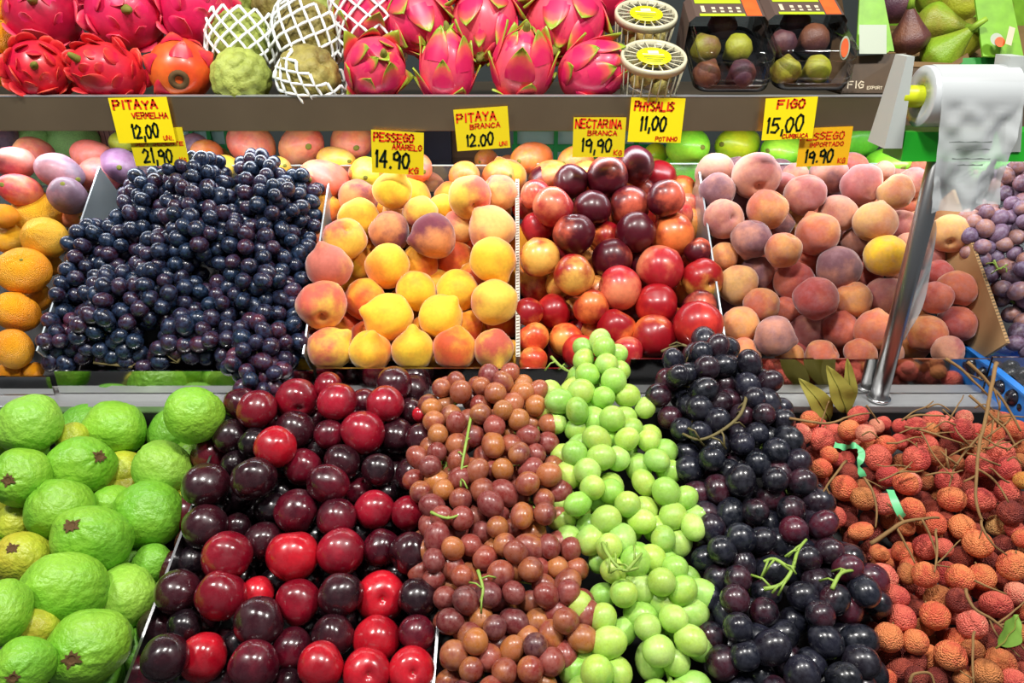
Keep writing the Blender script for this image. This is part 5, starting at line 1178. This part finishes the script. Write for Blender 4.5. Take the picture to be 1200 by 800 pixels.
for n_, (fx, zz, wd) in enumerate(((.45, .62, .5), (.5, .55, .4), (.5, .46, .45), (.5, .40, .3))):   # faint lines of print on the bag
    z = RC0.z + (zend - RC0.z) * (1 - zz); vv = []
    for i in range(9):
        x = RC0.x + (RC1.x - RC0.x) * (fx - wd / 2 + wd * i / 8); y = RC0.y - rr - .012 * (1 - zz) - .009
        vv += [Vector((x, y, z)) - roll.location, Vector((x, y, z + .0018 * (0.4 + .6 * ((i * 7 + n_) % 3) / 2))) - roll.location]
    link('print', mk('print', vv, [(2 * i, 2 * i + 2, 2 * i + 3, 2 * i + 1) for i in range(0, 8)], INKG, False), bag)
# limp bag strip hanging beside the pole
vs_, fs = [], []
for j in range(21):
    t = j / 20; z = ztop - .075 - t * .165
    for i in range(5):
        u = i / 4; wv = .003 + .014 * math.sin(PI * min(1, t * 1.02)) ** .8
        vs_.append(Vector((PX + .013 + u * wv, PYY + .003 + .004 * math.sin(u * 5 + t * 8), z)))
for j in range(20):
    for i in range(4): b = j * 5 + i; fs.append((b, b + 1, b + 6, b + 5))
st = link('plastic_strip', mk('plastic_strip', [v - Vector((PX, PYY, ztop - .24)) for v in vs_], fs, FILM)); st.location = (PX, PYY, ztop - .24); tag(st, 'limp clear plastic strip hanging along the steel pole', 'plastic strip')

# ------------------------------------------------------------------ blue tray with wrapped grapes at the right
blue = empty('blue_tray', LOW.hit(1175, 470, .05)); tag(blue, 'bright blue plastic tray at the right edge behind the lychees', 'tray')
def pp(px, py, Y): return atY(px, py, Y)
BX = atY(1142, 445, .93).x
z0 = CZ - .50
box('tray_floor', BLUEP, Vector((BX + .13, .90, z0 - .035)) - blue.location, (.24, .17, .004), blue)
box('tray_side', BLUEP, Vector((BX + .012, .90, z0 - .012)) - blue.location, (.005, .17, .046), blue, .001); box('tray_side', BLUEP, Vector((BX + .13, .985, z0 - .012)) - blue.location, (.24, .005, .046), blue, .001)
box('tray_side', BLUEP, Vector((BX + .13, .815, z0 - .02)) - blue.location, (.24, .005, .03), blue, .001)
box('rim', BLUEP, Vector((BX + .012, .90, z0 + .012)) - blue.location, (.012, .18, .004), blue, .001); box('rim', BLUEP, Vector((BX + .13, .985, z0 + .012)) - blue.location, (.25, .014, .004), blue, .001)
TRP = Plane(.90, -.50, 8)
bunches([B('black grape bunch wrapped in film in the blue tray, left', (1180, 452, 17, -.006), (1196, 474, 18, -.006)), B('black grape bunch wrapped in film in the blue tray, right', (1230, 450, 18, -.010), (1240, 480, 18, -.010))], TRP, 0.0120, BGRAM, BKC, BKB, BSTEM, 'film-wrapped grapes in the blue tray', 61, cap=45)
vs_, fs = [], []
for j in range(13):
    for i in range(17):
        u, v = i / 16, j / 12; vs_.append(Vector((BX + .02 + .21 * u, .825 + .155 * v, z0 + .014 + .014 * math.sin(PI * u) * math.sin(PI * v) + .004 * noise.noise(Vector((u * 9, v * 9, 0))))))
for j in range(12):
    for i in range(16): b = j * 17 + i; fs.append((b, b + 1, b + 18, b + 17))
cf = link('cling_film', mk('cling_film', [q - Vector((BX + .12, .9, z0)) for q in vs_], fs, FILM2)); cf.location = (BX + .12, .9, z0); tag(cf, 'wrinkled cling film stretched over the blue grape tray', 'cling film')

# ------------------------------------------------------------------ lychee twigs, leaves, ribbons
ll = lambda y: .032 + 0.03 * max(0, (640 - y) / 170)
def twig(paths, label, r0=.0021, mat=TWIG, nm='lychee_twig', cat='twig'):
    allp = [[LOW.hit(x, y, ll(y) + l) for x, y, l in p] for p in paths]; base = allp[0][0].copy(); vs_, fs = [], []
    for n_, p in enumerate(allp):
        q = smoothpts([v - base for v in p], 4); r = r0 * (1 if n_ == 0 else .62)
        q = [v + Vector((noise.noise(v * 60), noise.noise(v * 60 + Vector((9, 0, 0))), noise.noise(v * 60 + Vector((0, 9, 0))))) * .0012 for v in q]
        tube_data(q, [r * (1 - .45 * k / len(q)) for k in range(len(q))], 6, vs_, fs)
    o = link(nm, mk(nm, vs_, fs, mat)); o.location = base; tag(o, label, cat, 'lychee twigs'); return o
twig([[(1168, 425, .03), (1162, 455, .03), (1155, 490, .022), (1148, 520, .016), (1145, 545, .01), (1144, 590, .004), (1152, 610, .0)], [(1150, 510, .018), (1135, 525, .008), (1120, 545, .0), (1112, 570, -.004)], [(1146, 550, .01), (1165, 562, .004), (1182, 588, .0)], [(1145, 556, .008), (1130, 565, .0)]], 'thick forked lychee stalk standing tallest at the right', .0027)
twig([[(1108, 420, .035), (1128, 434, .03), (1145, 450, .025), (1160, 465, .018)], [(1132, 437, .028), (1150, 445, .02)]], 'pale lychee twig leaning over the ledge at upper right', .0021)
twig([[(1134, 424, .04), (1158, 448, .03), (1180, 475, .02), (1196, 505, .01)], [(1165, 455, .028), (1172, 480, .015)]], 'brown lychee twig pointing at the blue tray', .0022)
twig([[(1136, 463, .022), (1160, 485, .016), (1180, 505, .01), (1192, 525, .005)], [(1165, 490, .014), (1160, 520, .004)]], 'lychee twig crossing under the tall stalk', .0019)
twig([[(1060, 500, .004), (1085, 505, .010), (1110, 514, .010), (1128, 520, .006)], [(1080, 506, .010), (1092, 530, .006), (1108, 550, .004), (1118, 560, .0)], [(1095, 508, .010), (1118, 506, .004)]], 'lychee twig lying level below the steel ledge', .0018)
twig([[(1062, 490, .006), (1075, 486, .010), (1095, 487, .010), (1108, 488, .006)], [(1105, 480, .014), (1118, 492, .008)]], 'short lychee twig at the back against the ledge', .0018)
twig([[(925, 490, .012), (950, 494, .016), (972, 496, .014), (995, 488, .012), (1020, 484, .006)], [(960, 500, .010), (966, 485, .02), (972, 470, .03)], [(1015, 475, .02), (1022, 485, .012), (1030, 495, .004)]], 'lychee twig below the dry leaves', .0020)
twig([[(1020, 637, .004), (1040, 624, .012), (1058, 612, .014), (1085, 607, .008), (1100, 606, .002)], [(1050, 618, .012), (1062, 640, .006), (1072, 660, .0)], [(1060, 612, .014), (1050, 600, .006), (1040, 590, .0)], [(1080, 608, .010), (1092, 630, .004), (1097, 655, .0)]], 'stout pale lychee branch in the middle of the pile', .0026)
twig([[(992, 540, .0), (982, 552, .008), (970, 568, .010), (962, 580, .004)], [(968, 570, .010), (978, 590, .002)]], 'lychee twig next to the black grapes at upper left', .0017)
twig([[(1012, 558, .010), (1022, 575, .012), (1028, 600, .008), (1026, 618, .002)], [(1016, 562, .012), (1034, 572, .004)]], 'thin lychee twig hanging from the green ribbon', .0016)
twig([[(1097, 620, .004), (1098, 650, .012), (1095, 670, .008)], [(1098, 660, .010), (1118, 640, .004), (1126, 632, .0)], [(1098, 662, .010), (1114, 664, .002)]], 'upright lychee twig above the lower middle', .0015)
twig([[(1132, 690, .004), (1140, 712, .010), (1165, 726, .014), (1185, 745, .010), (1205, 765, .004)], [(1170, 730, .014), (1190, 715, .010), (1205, 700, .004)], [(1160, 724, .012), (1170, 745, .008), (1195, 770, .0)], [(1172, 732, .012), (1200, 728, .006)]], 'forked lychee twig beside the green leaf at lower right', .0018)
twig([[(1066, 800, .004), (1070, 790, .010), (1082, 787, .012), (1092, 790, .010), (1096, 804, .004)]], 'hooked lychee twig at the bottom edge', .0018)
twig([[(1142, 740, .004), (1140, 765, .010), (1141, 800, .006)], [(1140, 795, .008), (1126, 786, .0)]], 'straight lychee twig at the bottom edge', .0015)
twig([[(1142, 680, .004), (1160, 688, .010), (1180, 696, .006)]], 'short lychee twig near the right edge', .0014)
twig([[(1150, 610, .004), (1154, 625, .010), (1166, 640, .008), (1180, 650, .0)], [(1152, 618, .010), (1148, 632, .002)]], 'crooked lychee twig below the tall stalk', .0015)
for i, (x, y, dx) in enumerate(((1085, 478, 30), (1120, 498, -26), (1142, 478, 24), (1175, 495, -18), (1050, 520, 26), (1180, 540, 18), (1010, 510, 20))):
    twig([[(x, y, .006), (x + dx * .5, y - 5, .012), (x + dx, y + 4, .006)]], ['thin stray lychee stem at the back, near the ledge', 'thin stray lychee stem left of the tall stalk', 'thin stray lychee stem behind the tall stalk', 'thin stray lychee stem beside the blue tray', 'thin stray lychee stem above the round red lychees', 'thin stray lychee stem at the right edge', 'thin stray lychee stem under the dry leaves'][i], .0012)
rt = random.Random(77)
spots = sorted((rt.uniform(1040, 1198), rt.uniform(478, 560), rt.uniform(0, PI)) for q in range(22))
for i, (x, y, a) in enumerate(spots):
    Ls = rt.uniform(14, 30); dx, dy = Ls * math.cos(a), -Ls * .8 * math.sin(a)
    twig([[(x - dx * .6, y - dy * .6, .004), (x, y + rt.uniform(-3, 3), .012), (x + dx * .6, y + dy * .6, .008), (x + dx, y + dy + rt.uniform(-4, 4), .004)]], f'thin brown stem in the tangle by the ledge, {ORD[i]} from the left' if i < 22 else '', rt.uniform(.0010, .0015))
def leaf(p0, p1, wpx, Yp, label, bend=.01, mat=LEAFM, nm='dry_leaf'):
    a, b = p0, p1; ax = (b - a); Lh = ax.length; ax.normalize(); sd = ax.cross(BK).normalized(); nr = sd.cross(ax); wd = wpx / F * 1.0; vs_, fs = [], []
    n_ = 14
    for s in (0, 1):
        for i in range(n_ + 1):
            t = i / n_; wv = wd / 2 * math.sin(PI * t ** .8) ** .9 + .0004
            for j in range(5):
                v = (j / 2 - 1); p = ax * (Lh * t) + sd * (v * wv) + nr * (bend * math.sin(PI * t) + .22 * abs(v) * wv + .0012 * math.sin(t * 14 + v * 2) - (.0005 if s else 0)); vs_.append(p)
    m = (n_ + 1) * 5
    for i in range(n_):
        for j in range(4):
            b_ = i * 5 + j; fs.append((b_, b_ + 1, b_ + 6, b_ + 5)); fs.append((m + b_, m + b_ + 5, m + b_ + 6, m + b_ + 1))
    o = link(nm, mk(nm, vs_, fs, mat)); o.location = a; tag(o, label, 'leaf')
    vein = [ax * (Lh * t / 10) + nr * (bend * math.sin(PI * t / 10) + .0006 + .0012 * math.sin(t * 1.4)) for t in range(-1, 11)]
    link('midrib', mk('midrib', *tube_data(vein, [.0010 - .00006 * k for k in range(12)], 5), SCARG), o); return o
leaf(atY(972, 492, .868), atY(936, 443, .873), 25, 0, 'dry olive leaf leaning left on the steel ledge')
leaf(atY(992, 484, .868), atY(969, 428, .876), 26, 0, 'broad dry olive leaf standing upright by the ledge', .006)
leaf(atY(994, 482, .874), atY(993, 420, .884), 17, 0, 'narrow dry olive leaf behind the broad one', .004)
leaf(LOW.hit(1171, 756, .045), LOW.hit(1192, 720, .05), 20, 0, 'small fresh green leaf among the lower right lychees', .004, plain('fresh_leaf', rgb(120, 160, 60), .5, 0, .2, 60, .2, 30), 'green_leaf')
def strip(path, wd, label, mat, twist=.9):
    p = smoothpts([LOW.hit(x, y, ll(y) + l) for x, y, l in path], 5); base = p[0].copy(); vs_, fs = [], []; n_ = len(p)
    for s in (0, 1):
        for i, q in enumerate(p):
            t = (p[min(n_ - 1, i + 1)] - p[max(0, i - 1)]).normalized(); sd = t.cross(BK).normalized(); sd = (sd * math.cos(twist * math.sin(i * .7)) + BK * math.sin(twist * math.sin(i * .7))).normalized(); nn = t.cross(sd) * (.0005 * s)
            vs_ += [q - base - sd * wd / 2 - nn, q - base + sd * wd / 2 - nn]
    m = 2 * n_
    for i in range(n_ - 1):
        fs.append((2 * i, 2 * i + 1, 2 * i + 3, 2 * i + 2)); fs.append((m + 2 * i, m + 2 * i + 2, m + 2 * i + 3, m + 2 * i + 1))
    o = link('plastic_tie', mk('plastic_tie', vs_, fs, mat)); o.location = base; tag(o, label, 'plastic tie')
strip([(978, 521, .012), (990, 524, .018), (1002, 522, .020), (1010, 532, .018), (1006, 546, .016), (1012, 558, .012)], .008, 'crumpled green plastic tie on the lychees', RIBB)
strip([(1043, 574, .010), (1048, 586, .012), (1054, 600, .010), (1058, 606, .004)], .009, 'straight green plastic strip among the lychees', RIBB, .15)

# ------------------------------------------------------------------ glimpses behind the mangoes, under the shelf
def back_box(name, mat, px0, px1, py0, py1, Y, dep, label, cat, **k):
    a = atY(px0, py1, Y); b = atY(px1, py0, Y)
    o = hexa(name, mat, [Vector((a.x, Y, a.z)), Vector((b.x, Y, a.z)), Vector((b.x, Y + dep, a.z)), Vector((a.x, Y + dep, a.z)), Vector((a.x, Y, b.z)), Vector((b.x, Y, b.z)), Vector((b.x, Y + dep, b.z)), Vector((a.x, Y + dep, b.z))]); tag(o, label, cat); return o
PGR = plain('crate_green', rgb(20, 150, 70), .4); PALE = plain('pale_teal_plastic', rgb(170, 205, 200), .4); NAVY = plain('navy_bag', rgb(22, 26, 52), .5); TEAL = plain('dark_teal_bag', rgb(30, 66, 76), .5); WOOD = plain('wood_post', rgb(112, 84, 58), .7, 0, .2, 30, .2, 10)
def crate(px0, px1, Y, label, mat=PGR):
    a = atY(px0, 200, Y); b = atY(px1, 140, Y); c = empty('plastic_crate', (a.x, Y, a.z)); tag(c, label, 'crate'); wd = b.x - a.x; h = b.z - a.z
    box('rim', mat, (wd / 2, 0, h - .012), (wd, .012, .02), c, .002); box('rail', mat, (wd / 2, .002, h * .45), (wd, .006, .014), c); box('body', PALE, (wd / 2, .012, h * .45), (wd * .98, .006, h * .9), c)
    for q in range(5): box('slat', mat, (wd * (.02 + .24 * q), .001, h * .5), (.008, .007, h), c)
crate(210, 285, 1.50, 'green plastic crate behind the mangoes left of centre'); crate(600, 800, 1.50, 'green and pale plastic crate behind the orange mangoes'); crate(1090, 1230, 1.50, 'green plastic crate behind the bag roll holder')
back_box('dark_bag', TEAL, -30, 34, 152, 200, 1.50, .1, 'dark teal sack behind the mangoes at the left edge', 'sack'); back_box('dark_bag', NAVY, 490, 528, 150, 205, 1.50, .08, 'navy blue sack behind the yellow peach price tag', 'sack')
back_box('wood_post', WOOD, 530, 560, 140, 230, 1.52, .05, 'brown wooden post behind the pitaya branca tag', 'post')
plm, nt, b_, N_, L_ = newmat('plaid_cloth'); tc = N_.new('ShaderNodeTexCoord'); ck = N_.new('ShaderNodeTexBrick'); ck.inputs['Scale'].default_value = 40; ck.offset = 0; ck.inputs['Color1'].default_value = (*rgb(150, 104, 96), 1); ck.inputs['Color2'].default_value = (*rgb(160, 112, 104), 1); ck.inputs['Mortar'].default_value = (*rgb(80, 44, 44), 1); ck.inputs['Brick Width'].default_value = .4; ck.inputs['Mortar Size'].default_value = .04
L_.new(tc.outputs['Object'], ck.inputs['Vector']); L_.new(ck.outputs[0], b_.inputs['Base Color'])
back_box('plaid_cloth', plm, 96, 134, 148, 200, 1.50, .04, 'plaid cloth bundle glimpsed below the shelf', 'cloth')
CABM = plain('cabbage_green', rgb(150, 196, 110), .5, 0, .6, 30, .4, 20)
def cabfn(th, ph):
    d = dirv(th, ph); return d * (1 + .06 * noise.noise(d * 3) + .03 * math.sin(ph * 7 + th * 5))
CAB = mk('cabbage', *sph(28, 20, cabfn), CABM)
for x, y, r, lb in ((44, 168, 24, 'pale green cabbage at the far left behind the mangoes'), (88, 166, 28, 'green cabbage beside the plaid cloth')):
    D = 1.46; o = place('cabbage', CAB, at(x, y, D), r * D / F, r * D / F, (.2, .9, .3)); tag(o, lb, 'cabbage', 'cabbages behind the mangoes')
